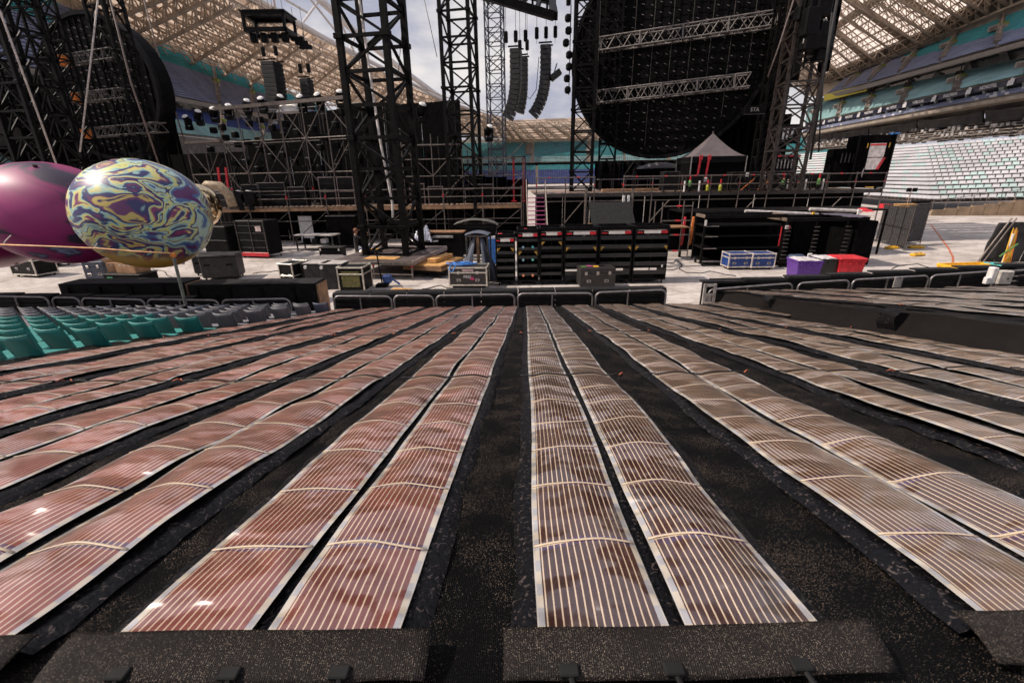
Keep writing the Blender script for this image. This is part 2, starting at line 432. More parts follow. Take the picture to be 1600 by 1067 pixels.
for k in range(17):
    s = .03 + k * .043; p = r0.lerp(r1, s) - V((.12, 0, 0))
    if k % 2 == 0:
        mb = MB()
        for q, hgt in enumerate((.62, .9, .75)): mb.add([(-.45 + q * .32, -.4, 0), (-.2 + q * .32, -.4, 0), (-.1 + q * .32, hgt - .4, 0), (-.35 + q * .32, hgt - .4, 0), (-.45 + q * .32, -.4, -.05), (-.2 + q * .32, -.4, -.05), (-.1 + q * .32, hgt - .4, -.05), (-.35 + q * .32, hgt - .4, -.05)], [(0, 1, 2, 3), (4, 7, 6, 5), (0, 4, 5, 1), (1, 5, 6, 2), (2, 6, 7, 3), (3, 7, 4, 0)])
        o = mb.build('logo_mark', PAPER, rb); o.matrix_basis = facing(p, al)
    else:
        o = text_obj(('PULLMAN', 'NOVOTEL', 'MERCURE')[(k // 2) % 3], .62, PAPER, rb, facing(p, al), .02)
# middle tier
MA = seg((1258, 194.5, 126), (1600, 120, 67)); MBk = seg((1263, 166, 141), (1600, 95, 80))
tier(RS, MA, MBk, 16, .62, lambda s, t, i, j: AQUA, [(.06, .006), (.19, .008), (.32, .008), (.45, .008), (.6, .008), (.75, .008), (.9, .008)])
def stair(parent, A, B, s, w, t0, t1, lime):
    a, b = A[0].lerp(A[1], s).lerp(B[0].lerp(B[1], s), t0), A[0].lerp(A[1], s).lerp(B[0].lerp(B[1], s), t1)
    MB().beam(a + V((0, 0, .3)), b + V((0, 0, .3)), w, .5).build('stair_flight', CONCD, parent)
    bar('stair_rail', a + V((0, 0, 1.3)), b + V((0, 0, 1.3)), .18, mat('rail_brown', (.16, .12, .09), .5), parent)
    if lime:
        m_ = a.lerp(b, .45)
        boxp('vomitory', m_ + V((-.4, 0, .4)), (1.5, 1.9, .8), CONC, parent)
        boxp('exit_panel', m_ + V((.3, 0, .95)), (.8, 1.3, .5), LIME, parent)
        boxp('vomitory_opening', m_ + V((-1.17, 0, .35)), (.1, 1.3, .5), CONCD, parent)
for s in (.06, .19, .32, .45, .6, .75): stair(RS, MA, MBk, s, 1.1, .05, 1.0, True)
band('concourse_wall', (1263, 172, 143), (1600, 97, 82), (1289, 152, 141), (1600, 66, 82), GLASSD, RS, .5)
v0, v1 = seg((1263, 168, 142), (1600, 97, 81)); y0_, y1_ = seg((1289, 152, 140), (1600, 70, 81))
for k in range(12):
    s = (k + .4) / 12; bar('concourse_column', v0.lerp(v1, s), y0_.lerp(y1_, s), .9, mat('column_grey', (.16, .17, .17), .6), RS)
# upper tier: slate blue low, teal towards the near end and the back
UA = seg((1291, 149, 130), (1600, 62, 72)); UB = seg((1331, 116, 155), (1600, 15, 100))
tier(RS, UA, UB, 24, .62, lambda s, t, i, j: TEAL if s > .42 - .12 * t and t > .52 - (s - .3) * .55 else BLUES, [(.1, .006), (.24, .006), (.38, .006), (.53, .006), (.68, .006), (.85, .006)])
for s in (.1, .24, .38, .53, .68): stair(RS, UA, UB, s, .8, .08, .98, s > .05)
f0, f1 = (1289, 156, 129.5), (1600, 72, 71.5)
band('upper_fascia', f0, f1, (1289, 150, 129.5), (1600, 64, 71.5), mat('fascia_grey', (.22, .19, .17), .7), RS, .6)
bn = D(1290, 153.5, 129.2); bn2 = D(1358, 136.5, 111.5)
yb = MB().beam(bn + V((-.3, 0, 0)), bn2 + V((-.3, 0, 0)), .1, 1.5).build('banner', mat('banner_yellow', (.62, .50, .02), .5), RS)
for k in range(22):
    if k in (5, 6, 11, 16): continue
    o = MB().box((0, 0, 0), (.5, .5 + .25 * (k % 3), .03)).build('faded_letter', mat('banner_ochre', (.38, .27, .02), .6), yb); o.matrix_basis = facing(bn.lerp(bn2, .36 + k * .028) + V((-.42, 0, 0)), bn2 - bn)
# concrete back wall with a run of glazed frames, gable end
band('back_wall', (1331, 117, 155.5), (1600, 17, 100.5), (1289, 131, 160), (1600, 2, 101), CONC, RS, .5)
CONC2 = mat('pale_concrete', (.45, .38, .30), .75, 0, .15, .5)
MB().add([D(1262, 150, 150), D(1291, 152, 141), D(1331, 115, 156), D(1300, 120, 162), D(1262, 135, 163)], [(0, 1, 2, 3, 4)]).build('gable_wall', CONC2, RS)
g0, g1 = seg((1289, 131, 158), (1600, 2, 99.5)); h0, h1 = seg((1289, 122, 158), (1600, -25, 99.5))
band('clerestory_glass', (1289, 131, 158.6), (1600, 2, 100.4), (1289, 122, 158.6), (1600, -25, 100.4), mat('grey_glass', (.12, .115, .10), .3), RS, .3)
for k in range(34):
    s = (k + .2) / 34; bar('clerestory_mullion', g0.lerp(g1, s), h0.lerp(h1, s) , .3, CONC2, RS)
bar('clerestory_rail', h0, h1, .5, CONC2, RS); bar('clerestory_sill', g0, g1, .4, CONC2, RS)

# ---- roof over the right-hand stand: translucent sheets on a lattice of pale tubes
SHEET = mat('translucent_roof_sheet', (.80, .74, .68), .5, 0, .06, .3)
_b = SHEET.node_tree.nodes['Principled BSDF']; _b.inputs['Subsurface Weight'].default_value = 0.0
_n, _l = SHEET.node_tree.nodes, SHEET.node_tree.links
_tl = _n.new('ShaderNodeBsdfTranslucent'); _tl.inputs['Color'].default_value = (.85, .74, .66, 1)
_ms = _n.new('ShaderNodeMixShader'); _ms.inputs['Fac'].default_value = .88
_l.new(_b.outputs['BSDF'], _ms.inputs[1]); _l.new(_tl.outputs['BSDF'], _ms.inputs[2])
_l.new(_ms.outputs['Shader'], _n['Material Output'].inputs['Surface'])
def translucent(m, c, f):
    n, l = m.node_tree.nodes, m.node_tree.links; t = n.new('ShaderNodeBsdfTranslucent'); t.inputs['Color'].default_value = (*c, 1)
    x = n.new('ShaderNodeMixShader'); x.inputs['Fac'].default_value = f
    l.new(n['Principled BSDF'].outputs['BSDF'], x.inputs[1]); l.new(t.outputs['BSDF'], x.inputs[2]); l.new(x.outputs['Shader'], n['Material Output'].inputs['Surface'])
SOLID = mat('solid_roof_sheet', (.40, .33, .27), .7, 0, .15, .4)
def lattice_roof(root, back, inner, nu, nv, depth, sheet_m, solid_m, tube_r, pick):
    """back/inner: lists of 3D points (same count) of the two roof edges; a sheet grid above a space-frame of tubes"""
    def P(u, v):
        k = u * (len(back) - 1); i = min(int(k), len(back) - 2); t = k - i
        return back[i].lerp(back[i + 1], t).lerp(inner[i].lerp(inner[i + 1], t), v)
    dn = V((0, 0, -depth))
    sh = {}
    for i in range(nu):
        for j in range(nv):
            a, b, c, d = P(i / nu, j / nv), P((i + 1) / nu, j / nv), P((i + 1) / nu, (j + 1) / nv), P(i / nu, (j + 1) / nv)
            m = pick(i, j)
            mb = sh.setdefault(m.name, MB()); up = V((0, 0, .15))
            mb.add([a, b, c, d], [(0, 1, 2, 3)])
    for k, mb in sh.items(): tag(mb.build('roof_sheets', MATS[k], root), kind='stuff')
    for i in range(0, nu + 1, 2):                                   # main rafters, triangular
        for q in range(2):
            bar('rafter', P(i / nu, q / 2) + dn * 1.6, P(i / nu, (q + 1) / 2) + dn * 1.6, tube_r * 2.6, ROOFT, root)
    for j in range(0, nv + 1):
        for q in range(4):
            bar('purlin', P(q / 4, j / nv) + dn * .25, P((q + 1) / 4, j / nv) + dn * .25, tube_r * 1.5, ROOFT, root)
    web = MB()
    for i in range(nu):
        for j in range(nv):
            a, b = P(i / nu, j / nv) + dn * .2, P((i + 1) / nu, (j + 1) / nv) + dn * 1.5
            c, d = P((i + 1) / nu, j / nv) + dn * 1.5, P(i / nu, (j + 1) / nv) + dn * .2
            web.beam(a, b, tube_r); web.beam(c, d, tube_r)
            web.beam(P((i + .5) / nu, j / nv) + dn * .15, P((i + .5) / nu, (j + 1) / nv) + dn * .15, tube_r * .9)
            if i % 2 == 0: web.beam(P(i / nu, j / nv) + dn * .2, P(i / nu, (j + .5) / nv) + dn * 1.6, tube_r); web.beam(P(i / nu, (j + 1) / nv) + dn * .2, P(i / nu, (j + .5) / nv) + dn * 1.6, tube_r)
            if j % 2 == 0: web.beam(P(i / nu, (j + .5) / nv) + dn * .9, P((i + 1) / nu, (j + .5) / nv) + dn * .9, tube_r * 1.3)
    tag(web.build('web_members', ROOFT, root), kind='stuff')
    return P
RR = thing('stadium_roof', 'lattice roof with translucent sheets over the right stand', 'roof')
rb_ = [D(1262, 132, 165), D(1289, 122, 160), D(1450, 55, 121), D(1600, -25, 101), D(1860, -160, 86)]
ri_ = [D(1150, 60, 150), D(1200, -10, 120), D(1250, -160, 84), D(1290, -330, 66), D(1350, -620, 54)]
ri_ = [V((p.x, p.y, max(36, p.z * .0 + 38 + k * 1.5))) for k, p in enumerate((D(1150, 60, 150), D(1200, -10, 125), D(1260, -160, 98), D(1300, -330, 78), D(1400, -600, 60)))]
lattice_roof(RR, rb_, ri_, 44, 16, 1.6, SHEET, SOLID, .13, lambda i, j: SOLID if j < 1 or (i * 7 + j * 3) % 7 == 0 or i % 4 == 0 else SHEET)

# ---- left-hand stand
LS = thing('stadium_stand', 'blue and teal stand behind the left screen and scaffold', 'stand')
LUA, LUB = seg((420, 181, 128), (250, 148, 78), 1.9, -1.1), seg((420, 136, 150), (230, 62, 96), 1.9, -1.1)
tier(LS, LUA, LUB, 24, .62, lambda s, t, i, j: TEAL if t > .60 and nz3(s * 7, t * 2) > -.32 else (BLUES if t > .42 or s < .6 else BLUES), [(.2, .006), (.32, .006), (.44, .006), (.56, .006), (.75, .006)])
for s in (.32, .44, .56): stair(LS, LUA, LUB, s, .9, .05, .95, True)
def lband(name, a0, a1, b0, b1, m, th=.5):
    A0, A1 = seg(a0, a1, 1.9, -1.1); B0, B1 = seg(b0, b1, 1.9, -1.1); d = V((-th, .1, 0))
    vs = [A0, A1, B1, B0, A0 + d, A1 + d, B1 + d, B0 + d]
    return MB().add(vs, [(0, 1, 2, 3), (7, 6, 5, 4), (0, 4, 5, 1), (3, 2, 6, 7), (1, 5, 6, 2), (0, 3, 7, 4)]).build(name, m, LS)
lband('upper_fascia', (420, 186, 127.6), (250, 154, 77.6), (420, 180, 127.6), (250, 147, 77.6), mat('fascia_grey', (.22, .19, .17), .7))
lband('concourse_wall', (420, 196, 136), (250, 171, 86), (420, 184, 136), (250, 152, 86), GLASSD)
v0, v1 = seg((420, 196, 134), (250, 171, 84), 1.9, -1.1); y0_, y1_ = seg((420, 185, 134), (250, 153, 84), 1.9, -1.1)
for k in range(14): bar('concourse_column', v0.lerp(v1, k / 14), y0_.lerp(y1_, k / 14), .9, mat('column_grey', (.16, .17, .17), .6), LS)
LMA, LMB = seg((420, 226, 116), (250, 208, 70), 1.9, -1.1), seg((420, 195, 133), (250, 168, 83), 1.9, -1.1)
tier(LS, LMA, LMB, 14, .62, lambda s, t, i, j: DBLUE if t > .45 else AQUA, [(.25, .006), (.4, .006), (.55, .006), (.7, .006)])
for s in (.4, .55): stair(LS, LMA, LMB, s, .9, .3, .95, True)
lband('lower_wall', (420, 245, 114), (250, 240, 69), (420, 227, 114), (250, 209, 69), CONCD)
lband('top_wall', (420, 137, 150.5), (230, 63, 96.5), (420, 128, 150.5), (230, 46, 96.5), CONC2)
LLA, LLB = seg((420, 300, 84), (60, 305, 40), 1.4), seg((420, 246, 112), (60, 210, 58), 1.4)
tier(LS, LLA, LLB, 18, .62, lambda s, t, i, j: AQUA, [(.3, .006), (.5, .006)])
# ---- roof over the left and far stands
LR = thing('stadium_roof', 'beige lattice roof sweeping down from the upper left behind the towers', 'roof')
lb_ = [D(-420, -220, 62), D(30, -30, 76), D(222, 52, 92), D(420, 130, 142), D(560, 172, 168), D(700, 208, 195), D(830, 223, 215), D(1010, 226, 222), D(1200, 220, 210)]
li_ = [D(20, -420, 52), D(260, -120, 68), D(360, -22, 82), D(500, 62, 112), D(610, 118, 138), D(700, 164, 165), D(800, 188, 192), D(930, 183, 200), D(1160, 175, 190)]
TAN = mat('tan_roof_sheet', (.36, .28, .22), .7, 0, .2, .3); translucent(TAN, (.62, .49, .39), .6)
TAN2 = mat('brown_roof_sheet', (.24, .18, .14), .7, 0, .2, .3); translucent(TAN2, (.40, .30, .23), .5)
lattice_roof(LR, lb_, li_, 64, 10, 1.6, TAN, TAN2, .16, lambda i, j: TAN2 if (i * 5 + j * 3) % 7 < 3 else TAN)
WT = mat('white_roof_pipe', (.72, .69, .68), .45, 0, .08, .5)
edge = [D(300, -70, 80), D(400, -2, 92), D(500, 56, 112), D(610, 113, 138), D(690, 156, 162), D(770, 183, 190)]
for a, b in zip(edge, edge[1:]): bar('edge_pipe', a, b, 1.0, WT, LR, round_=True)
arch = [D(440, -60, 92), D(500, 0, 108), D(560, 55, 126), D(620, 103, 144), D(690, 154, 164)]
for a, b in zip(arch, arch[1:]): bar('arch_pipe', a, b, 1.5, WT, LR, round_=True)
for (a, b) in (((425, -20, 92), (432, 30, 98)), ((470, -20, 100), (525, 50, 116)), ((395, -30, 90), (480, 20, 105)), ((500, 0, 108), (470, 40, 106)), ((556, 52, 124), (545, 82, 122)), ((620, 103, 144), (640, 130, 147)), ((525, 20, 112), (560, 95, 125))):
    bar('stay_pipe', D(*a), D(*b), .42, WT, LR, round_=True)
# ---- far end stand
FS = thing('stadium_stand', 'far teal stand seen between the towers under the far roof', 'stand')
fa = [D(640, 258, 190), D(1330, 246, 180)]; fb = [D(640, 226, 210), D(1330, 214, 200)]
tier(FS, fa, fb, 16, .8, lambda s, t, i, j: TEAL if t > .2 else AQUA, [(.29, .004), (.42, .004), (.5, .004), (.6, .004)])
for s in (.28, .42, .5, .58): stair(FS, fa, fb, s, 2.5, .35, .9, False); 
MB().quad(D(640, 268, 189.5), D(1330, 255, 179.5), D(1330, 246, 179.5), D(640, 258, 189.5)).build('fascia', BLACK, FS)
fc = [D(640, 292, 160), D(1330, 280, 152)]; fd = [D(640, 262, 186), D(1330, 252, 176)]
tier(FS, fc, fd, 14, .8, lambda s, t, i, j: DBLUE if t < .7 else TEAL, [(.3, .004), (.5, .004)])
MB().quad(D(640, 226, 210.5), D(1330, 214, 200.5), D(1330, 210, 200.5), D(640, 220, 210.5)).build('back_wall', CONC2, FS)
# ================================================================== THE COVERED TIER IN FRONT
KS = math.tan(R(11.66))
def zs(y): return CAM_H - .919 - KS * y
def und(x, y):
    return .022 * nz3(x * .9, y * .9, 1.3) + .012 * nz3(x * 1.6, y * 2.2, 7.1)
def tarp_mat(name, base, glint, amount):
    m = bpy.data.materials.new(name); m.use_nodes = True
    n, l = m.node_tree.nodes, m.node_tree.links; b = n['Principled BSDF']
    g = n.new('ShaderNodeNewGeometry')
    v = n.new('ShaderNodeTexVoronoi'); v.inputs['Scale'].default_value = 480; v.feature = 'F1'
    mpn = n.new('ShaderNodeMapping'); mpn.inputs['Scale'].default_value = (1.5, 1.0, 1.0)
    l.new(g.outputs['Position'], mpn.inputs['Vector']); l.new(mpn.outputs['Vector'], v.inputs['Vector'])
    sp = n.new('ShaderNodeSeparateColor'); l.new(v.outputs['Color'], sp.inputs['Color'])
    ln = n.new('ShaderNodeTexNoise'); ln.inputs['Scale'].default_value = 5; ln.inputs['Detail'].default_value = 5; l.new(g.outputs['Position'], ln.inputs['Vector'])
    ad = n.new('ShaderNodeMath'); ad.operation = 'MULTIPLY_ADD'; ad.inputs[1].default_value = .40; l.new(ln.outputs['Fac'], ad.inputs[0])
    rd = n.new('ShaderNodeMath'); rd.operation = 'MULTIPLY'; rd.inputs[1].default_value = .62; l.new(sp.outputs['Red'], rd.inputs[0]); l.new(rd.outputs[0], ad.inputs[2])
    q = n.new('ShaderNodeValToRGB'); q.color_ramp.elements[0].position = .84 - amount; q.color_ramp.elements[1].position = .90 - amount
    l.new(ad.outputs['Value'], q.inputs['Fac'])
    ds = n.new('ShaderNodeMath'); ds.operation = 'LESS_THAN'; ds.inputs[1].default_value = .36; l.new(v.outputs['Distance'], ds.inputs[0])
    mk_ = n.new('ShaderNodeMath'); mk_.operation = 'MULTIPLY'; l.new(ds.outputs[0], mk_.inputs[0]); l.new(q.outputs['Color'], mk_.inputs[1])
    k = n.new('ShaderNodeMixRGB'); k.inputs['Color1'].default_value = (*base, 1); k.inputs['Color2'].default_value = (*glint, 1)  # sun glints painted into the cloth's base colour as bright dots
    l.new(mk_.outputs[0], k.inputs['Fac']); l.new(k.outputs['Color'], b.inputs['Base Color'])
    b.inputs['Roughness'].default_value = .5; b.inputs['Specular IOR Level'].default_value = .08
    w = n.new('ShaderNodeTexWave'); w.inputs['Scale'].default_value = 60; w.inputs['Distortion'].default_value = 2; l.new(g.outputs['Position'], w.inputs['Vector'])
    nn = n.new('ShaderNodeTexNoise'); nn.inputs['Scale'].default_value = 160; nn.inputs['Detail'].default_value = 3; l.new(g.outputs['Position'], nn.inputs['Vector'])
    mm = n.new('ShaderNodeMath'); mm.operation = 'MULTIPLY_ADD'; mm.inputs[1].default_value = .4; l.new(w.outputs['Fac'], mm.inputs[0]); l.new(nn.outputs['Fac'], mm.inputs[2])
    bp = n.new('ShaderNodeBump'); bp.inputs['Strength'].default_value = .8; bp.inputs['Distance'].default_value = .004
    l.new(mm.outputs['Value'], bp.inputs['Height']); l.new(bp.outputs['Normal'], b.inputs['Normal'])
    MATS[name] = m; return m
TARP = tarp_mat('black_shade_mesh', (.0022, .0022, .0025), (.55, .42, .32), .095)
FLAP = tarp_mat('glint_mesh_flap', (.016, .0135, .0125), (.38, .30, .24), .14)  # warm dots stand for sun sparkle, mixed into the flap's colour
SKIRT = tarp_mat('hanging_mesh', (.010, .0085, .008), (.08, .06, .05), .10)

def hem_mat():
    m = bpy.data.materials.new('crinkled_hem'); m.use_nodes = True
    n, l = m.node_tree.nodes, m.node_tree.links; b = n['Principled BSDF']
    g = n.new('ShaderNodeNewGeometry')
    x = n.new('ShaderNodeTexNoise'); x.inputs['Scale'].default_value = 55; x.inputs['Detail'].default_value = 5; x.inputs['Distortion'].default_value = 1.2
    mpn = n.new('ShaderNodeMapping'); mpn.inputs['Scale'].default_value = (1, .8, 1); l.new(g.outputs['Position'], mpn.inputs['Vector']); l.new(mpn.outputs['Vector'], x.inputs['Vector'])
    q = n.new('ShaderNodeValToRGB'); q.color_ramp.elements[0].position = .58; q.color_ramp.elements[1].position = .68
    q.color_ramp.elements[0].color = (.004, .004, .005, 1); q.color_ramp.elements[1].color = (.075, .06, .058, 1)
    l.new(x.outputs['Fac'], q.inputs['Fac']); l.new(q.outputs['Color'], b.inputs['Base Color'])
    b.inputs['Roughness'].default_value = .38; b.inputs['Specular IOR Level'].default_value = .16
    y = n.new('ShaderNodeTexNoise'); y.inputs['Scale'].default_value = 45; y.inputs['Detail'].default_value = 4; l.new(g.outputs['Position'], y.inputs['Vector'])
    bp = n.new('ShaderNodeBump'); bp.inputs['Strength'].default_value = .7; bp.inputs['Distance'].default_value = .012
    l.new(y.outputs['Fac'], bp.inputs['Height']); l.new(bp.outputs['Normal'], b.inputs['Normal'])
    MATS['hem'] = m; return m
HEM = hem_mat()
FW = .332          # film width
LM = .40           # module length between bus bars
def film_mat():
    m = bpy.data.materials.new('printed_solar_film'); m.use_nodes = True
    n, l = m.node_tree.nodes, m.node_tree.links; b = n['Principled BSDF']
    def M(op, a, c=None, d=None):
        x = n.new('ShaderNodeMath'); x.operation = op
        for i, s in enumerate((a, c, d)):
            if s is None: continue
            if isinstance(s, (int, float)): x.inputs[i].default_value = s
            else: l.new(s, x.inputs[i])
        return x.outputs[0]
    def mixc(f, a, c):
        x = n.new('ShaderNodeMixRGB')
        for i, s in ((0, f), (1, a), (2, c)):
            if isinstance(s, (int, float)): x.inputs[i].default_value = s
            elif isinstance(s, tuple): x.inputs[i].default_value = (*s, 1)
            else: l.new(s, x.inputs[i])
        return x.outputs[0]
    uv = n.new('ShaderNodeUVMap'); sx = n.new('ShaderNodeSeparateXYZ'); l.new(uv.outputs['UV'], sx.inputs[0])
    u, v = sx.outputs['X'], sx.outputs['Y']
    oi = n.new('ShaderNodeObjectInfo'); g = n.new('ShaderNodeNewGeometry')
    n1 = n.new('ShaderNodeTexNoise'); n1.inputs['Scale'].default_value = 2.4; n1.inputs['Detail'].default_value = 3; l.new(g.outputs['Position'], n1.inputs['Vector'])
    r1 = n.new('ShaderNodeValToRGB'); r1.color_ramp.elements[0].position = .42; r1.color_ramp.elements[1].position = .66; l.new(n1.outputs['Fac'], r1.inputs['Fac'])
    dark = n.new('ShaderNodeMixRGB'); dark.blend_type = 'MULTIPLY'; dark.inputs[0].default_value = 1; dark.inputs[2].default_value = (.55, .48, .46, 1); l.new(oi.outputs['Color'], dark.inputs[1])
    cell = mixc(r1.outputs[0], dark.outputs[0], oi.outputs['Color'])
    # purple print ends next to each bus bar
    fv = M('FRACT', M('DIVIDE', M('SUBTRACT', v, .77), LM))
    dv = M('MULTIPLY', M('MINIMUM', fv, M('SUBTRACT', 1.0, fv)), LM)
    n2 = n.new('ShaderNodeTexNoise'); n2.inputs['Scale'].default_value = 9; l.new(g.outputs['Position'], n2.inputs['Vector'])
    pur = M('LESS_THAN', dv, M('MULTIPLY_ADD', n2.outputs['Fac'], .05, -.005))
    cell = mixc(M('MULTIPLY', pur, .8), cell, (.045, .02, .075))
    # fine cream conductor lines along the strip
    fu = M('FRACT', M('DIVIDE', M('SUBTRACT', u, .016), .0206))
    lw = M('LESS_THAN', M('ABSOLUTE', M('SUBTRACT', fu, .5)), .095)
    c1 = mixc(lw, cell, (.60, .46, .33))
    bb = M('LESS_THAN', dv, .003)
    c1 = mixc(bb, c1, (.50, .40, .29))
    # pale edge strip with silver-blue contact squares
    du = M('MINIMUM', u, M('SUBTRACT', FW, u))
    sq = M('LESS_THAN', M('FRACT', M('DIVIDE', v, .105)), M('MULTIPLY_ADD', n2.outputs['Fac'], 1.4, -.2))
    ed = mixc(sq, (.48, .42, .34), (.34, .335, .35))
    c2 = mixc(M('LESS_THAN', du, .020), c1, ed)
    c3 = mixc(M('LESS_THAN', du, .004), c2, (.46, .43, .39))
    l.new(c3, b.inputs['Base Color'])
    b.inputs['Roughness'].default_value = .30; b.inputs['Specular IOR Level'].default_value = .6
    b.inputs['Coat Weight'].default_value = 1.0; b.inputs['Coat Roughness'].default_value = .21; b.inputs['Coat IOR'].default_value = 1.95
    # crumpled foil: broad facets
    vv = n.new('ShaderNodeTexVoronoi'); vv.inputs['Scale'].default_value = 2.3; vv.feature = 'SMOOTH_F1'; vv.inputs['Smoothness'].default_value = .8
    nw = n.new('ShaderNodeTexNoise'); nw.inputs['Scale'].default_value = 2.0; nw.inputs['Detail'].default_value = 3
    l.new(g.outputs['Position'], nw.inputs['Vector'])
    vm = n.new('ShaderNodeVectorMath'); vm.operation = 'ADD'; l.new(g.outputs['Position'], vm.inputs[0]); l.new(nw.outputs['Color'], vm.inputs[1]); l.new(vm.outputs[0], vv.inputs['Vector'])
    bp = n.new('ShaderNodeBump'); bp.inputs['Strength'].default_value = .7; bp.inputs['Distance'].default_value = .22
    l.new(vv.outputs['Distance'], bp.inputs['Height'])
    l.new(bp.outputs['Normal'], b.inputs['Coat Normal'])
    bp2 = n.new('ShaderNodeBump'); bp2.inputs['Strength'].default_value = .6; bp2.inputs['Distance'].default_value = .1
    l.new(vv.outputs['Distance'], bp2.inputs['Height']); l.new(bp2.outputs['Normal'], b.inputs['Normal'])
    MATS['film'] = m; return m
FILM = film_mat()
BUS = mat('cream_bus_bar', (.56, .45, .33), .45, 0, .08, 8)
CORD = mat('black_cord', (.012, .011, .012), .7, 0, .3)
KNOT = mat('orange_tie', (.40, .10, .05), .5, 0, .2)

def grid_obj(name, m, parent, nu, ys, fn, uvw=None, colr=None, smooth=True):
    vs = []; fs = []; uvs = []
    for y in ys:
        for i in range(nu + 1):
            t = i / nu; vs.append(fn(t, y)); uvs.append((t * (uvw or 1), y))
    for j in range(len(ys) - 1):
        for i in range(nu):
            a = j * (nu + 1) + i; fs.append((a, a + 1, a + nu + 2, a + nu + 1))
    me = bpy.data.meshes.new(name); me.from_pydata(vs, [], fs); me.materials.append(m)
    if uvw:
        ul = me.uv_layers.new(name='UVMap')
        for lp in me.loops: ul.data[lp.index].uv = uvs[lp.vertex_index]
    if smooth: me.polygons.foreach_set('use_smooth', [True] * len(fs))
    me.update()
    o = bpy.data.objects.new(name, me); col.objects.link(o); o.parent = parent
    if colr: o.color = (*colr, 1)
    return o
def frange(a, b, st):
    n = max(1, int((b - a) / st)); return [a + (b - a) * i / n for i in range(n + 1)]
SEAMS = (3.64, 6.64, 9.9)
def make_mat(c0, slope, y0, y1, zoff, colr, label, seed, films=(-1, 1), flap=False, group='solar film mats on the covered tier', fine=True):
    root = thing('solar_film_mat', label, 'solar mat', (0, 0, 0), 0, group)
    rnd = random.Random(seed)
    def cx(y): return c0 + slope * y + .022 * nz3(y * .7, seed * 3.1)
    def base(x, y): return zs(y) + zoff + und(x, y)
    half = .42 if len(films) == 2 else .22
    def seamdip(y): return -.010 * sum(math.exp(-((y - s) / .07) ** 2) for s in SEAMS)
    def fz(f, t, y):
        u = 2 * t - 1
        A = .025 + .026 * nz3(y * .7, seed * 5.3 + f * 2.2) + .012 * nz3(y * 2.0, seed + f); A *= 1 / (1 + max(0, y - 3) * .12); u0 = .45 * nz3(y * .5, seed * 2.7 + f); e_ = (u - u0) / (1 + u0 if u < u0 else 1 - u0)
        tilt = .055 * nz3(y * 1.1, seed * 1.9 + f * 4.4) / (1 + max(0, y - 3) * .1)
        w = .007 * nz3(y * 3.0, seed * 1.1 + f)
        en = min(1, max(0, (y - y0) / .22)); en = en * en * (3 - 2 * en)
        return (A * (1 - abs(e_) ** 1.45) + tilt * u * .6 + w) * en + seamdip(y)
    def filmp(f, t, y, dz=0.0):
        off = (f * (FW / 2 + .020)) if len(films) == 2 else 0
        x = cx(y) + off + (t - .5) * (FW + .006 * nz3(y * 3, seed + f * 9))
        return (x, y, base(x, y) + .034 + max(-.012, fz(f, t, y)) + dz)
    def backp(t, y):
        x = cx(y) + (2 * t - 1) * (half + .018 * nz3(y * 2.2, seed * 2 + (3 if t > .5 else 0)))
        e = abs(2 * t - 1)
        crk = (.012 * nz3(x * 22, y * 14, seed) + .010 * nz3(x * 9, y * 7, seed)) * (1 if e > .78 else .25)
        return (x, y, base(x, y) + .012 + crk + (.004 if .8 < e < .97 else 0) - (.02 if e > .97 else 0))
    stp = .045 if fine else .09
    ys = []
    yy = y0
    while yy < y1: ys.append(yy); yy += stp * (1 if yy < 5 else 1.8)
    ys.append(y1)
    grid_obj('backing_hem', HEM, root, 22 if fine else 12, ys, backp)
    for f in films:
        fo = grid_obj('film', FILM, root, 12 if fine else 8, ys, lambda t, y: filmp(f, t, y), FW, colr)
        if fine:
            k = math.ceil((y0 + .14 - .77) / LM)
            while k * LM + .77 < min(y1, 6.6):
                v = k * LM + .77; mb = MB(); N = 12; sk = rnd.uniform(-.012, .012)
                for i in range(N + 1):
                    t = .012 + .976 * i / N; yv = v + sk * (t - .5) + .006 * math.sin(t * 6 + seed)
                    hw = .0045
                    for (d, z) in ((-hw, .001), (-hw, .004), (hw, .004), (hw, .001)):
                        mb.v.append(filmp(f, t, yv + d, z))
                for i in range(N):
                    for q in range(4): mb.f.append((i * 4 + q, i * 4 + 4 + q, i * 4 + 4 + (q + 1) % 4, i * 4 + (q + 1) % 4))
                mb.f += [(0, 1, 2, 3), (N * 4 + 3, N * 4 + 2, N * 4 + 1, N * 4)]
                mb.build('bus_bar', BUS, fo, True); k += 1
    for s in SEAMS:
        if y0 < s < y1:
            pts = []
            for i in range(25):
                t = i / 24; x = cx(s) + (2 * t - 1) * half * 1.02; best = base(x, s) + .04
                for f in films:
                    off = (f * (FW / 2 + .020)) if len(films) == 2 else 0
                    tt = (x - cx(s) - off) / FW + .5
                    if 0 <= tt <= 1: best = filmp(f, tt, s)[2] + .006
                pts.append((x, s + .012 * nz3(x * 5, s), best))
            MB().tube(pts, .006, 6).build('seam_cord', CORD, root, True)
            if s < 8:
                for sg in (-1, 1):
                    if rnd.random() < .45: continue
                    p = V(pts[0 if sg < 0 else -1])
                    MB().tube([p + V((sg * .005, -.02, 0)), p + V((sg * .035, 0, .012)), p + V((sg * .05, .015, -.01))], .0055, 6).build('cable_tie', KNOT, root, True)
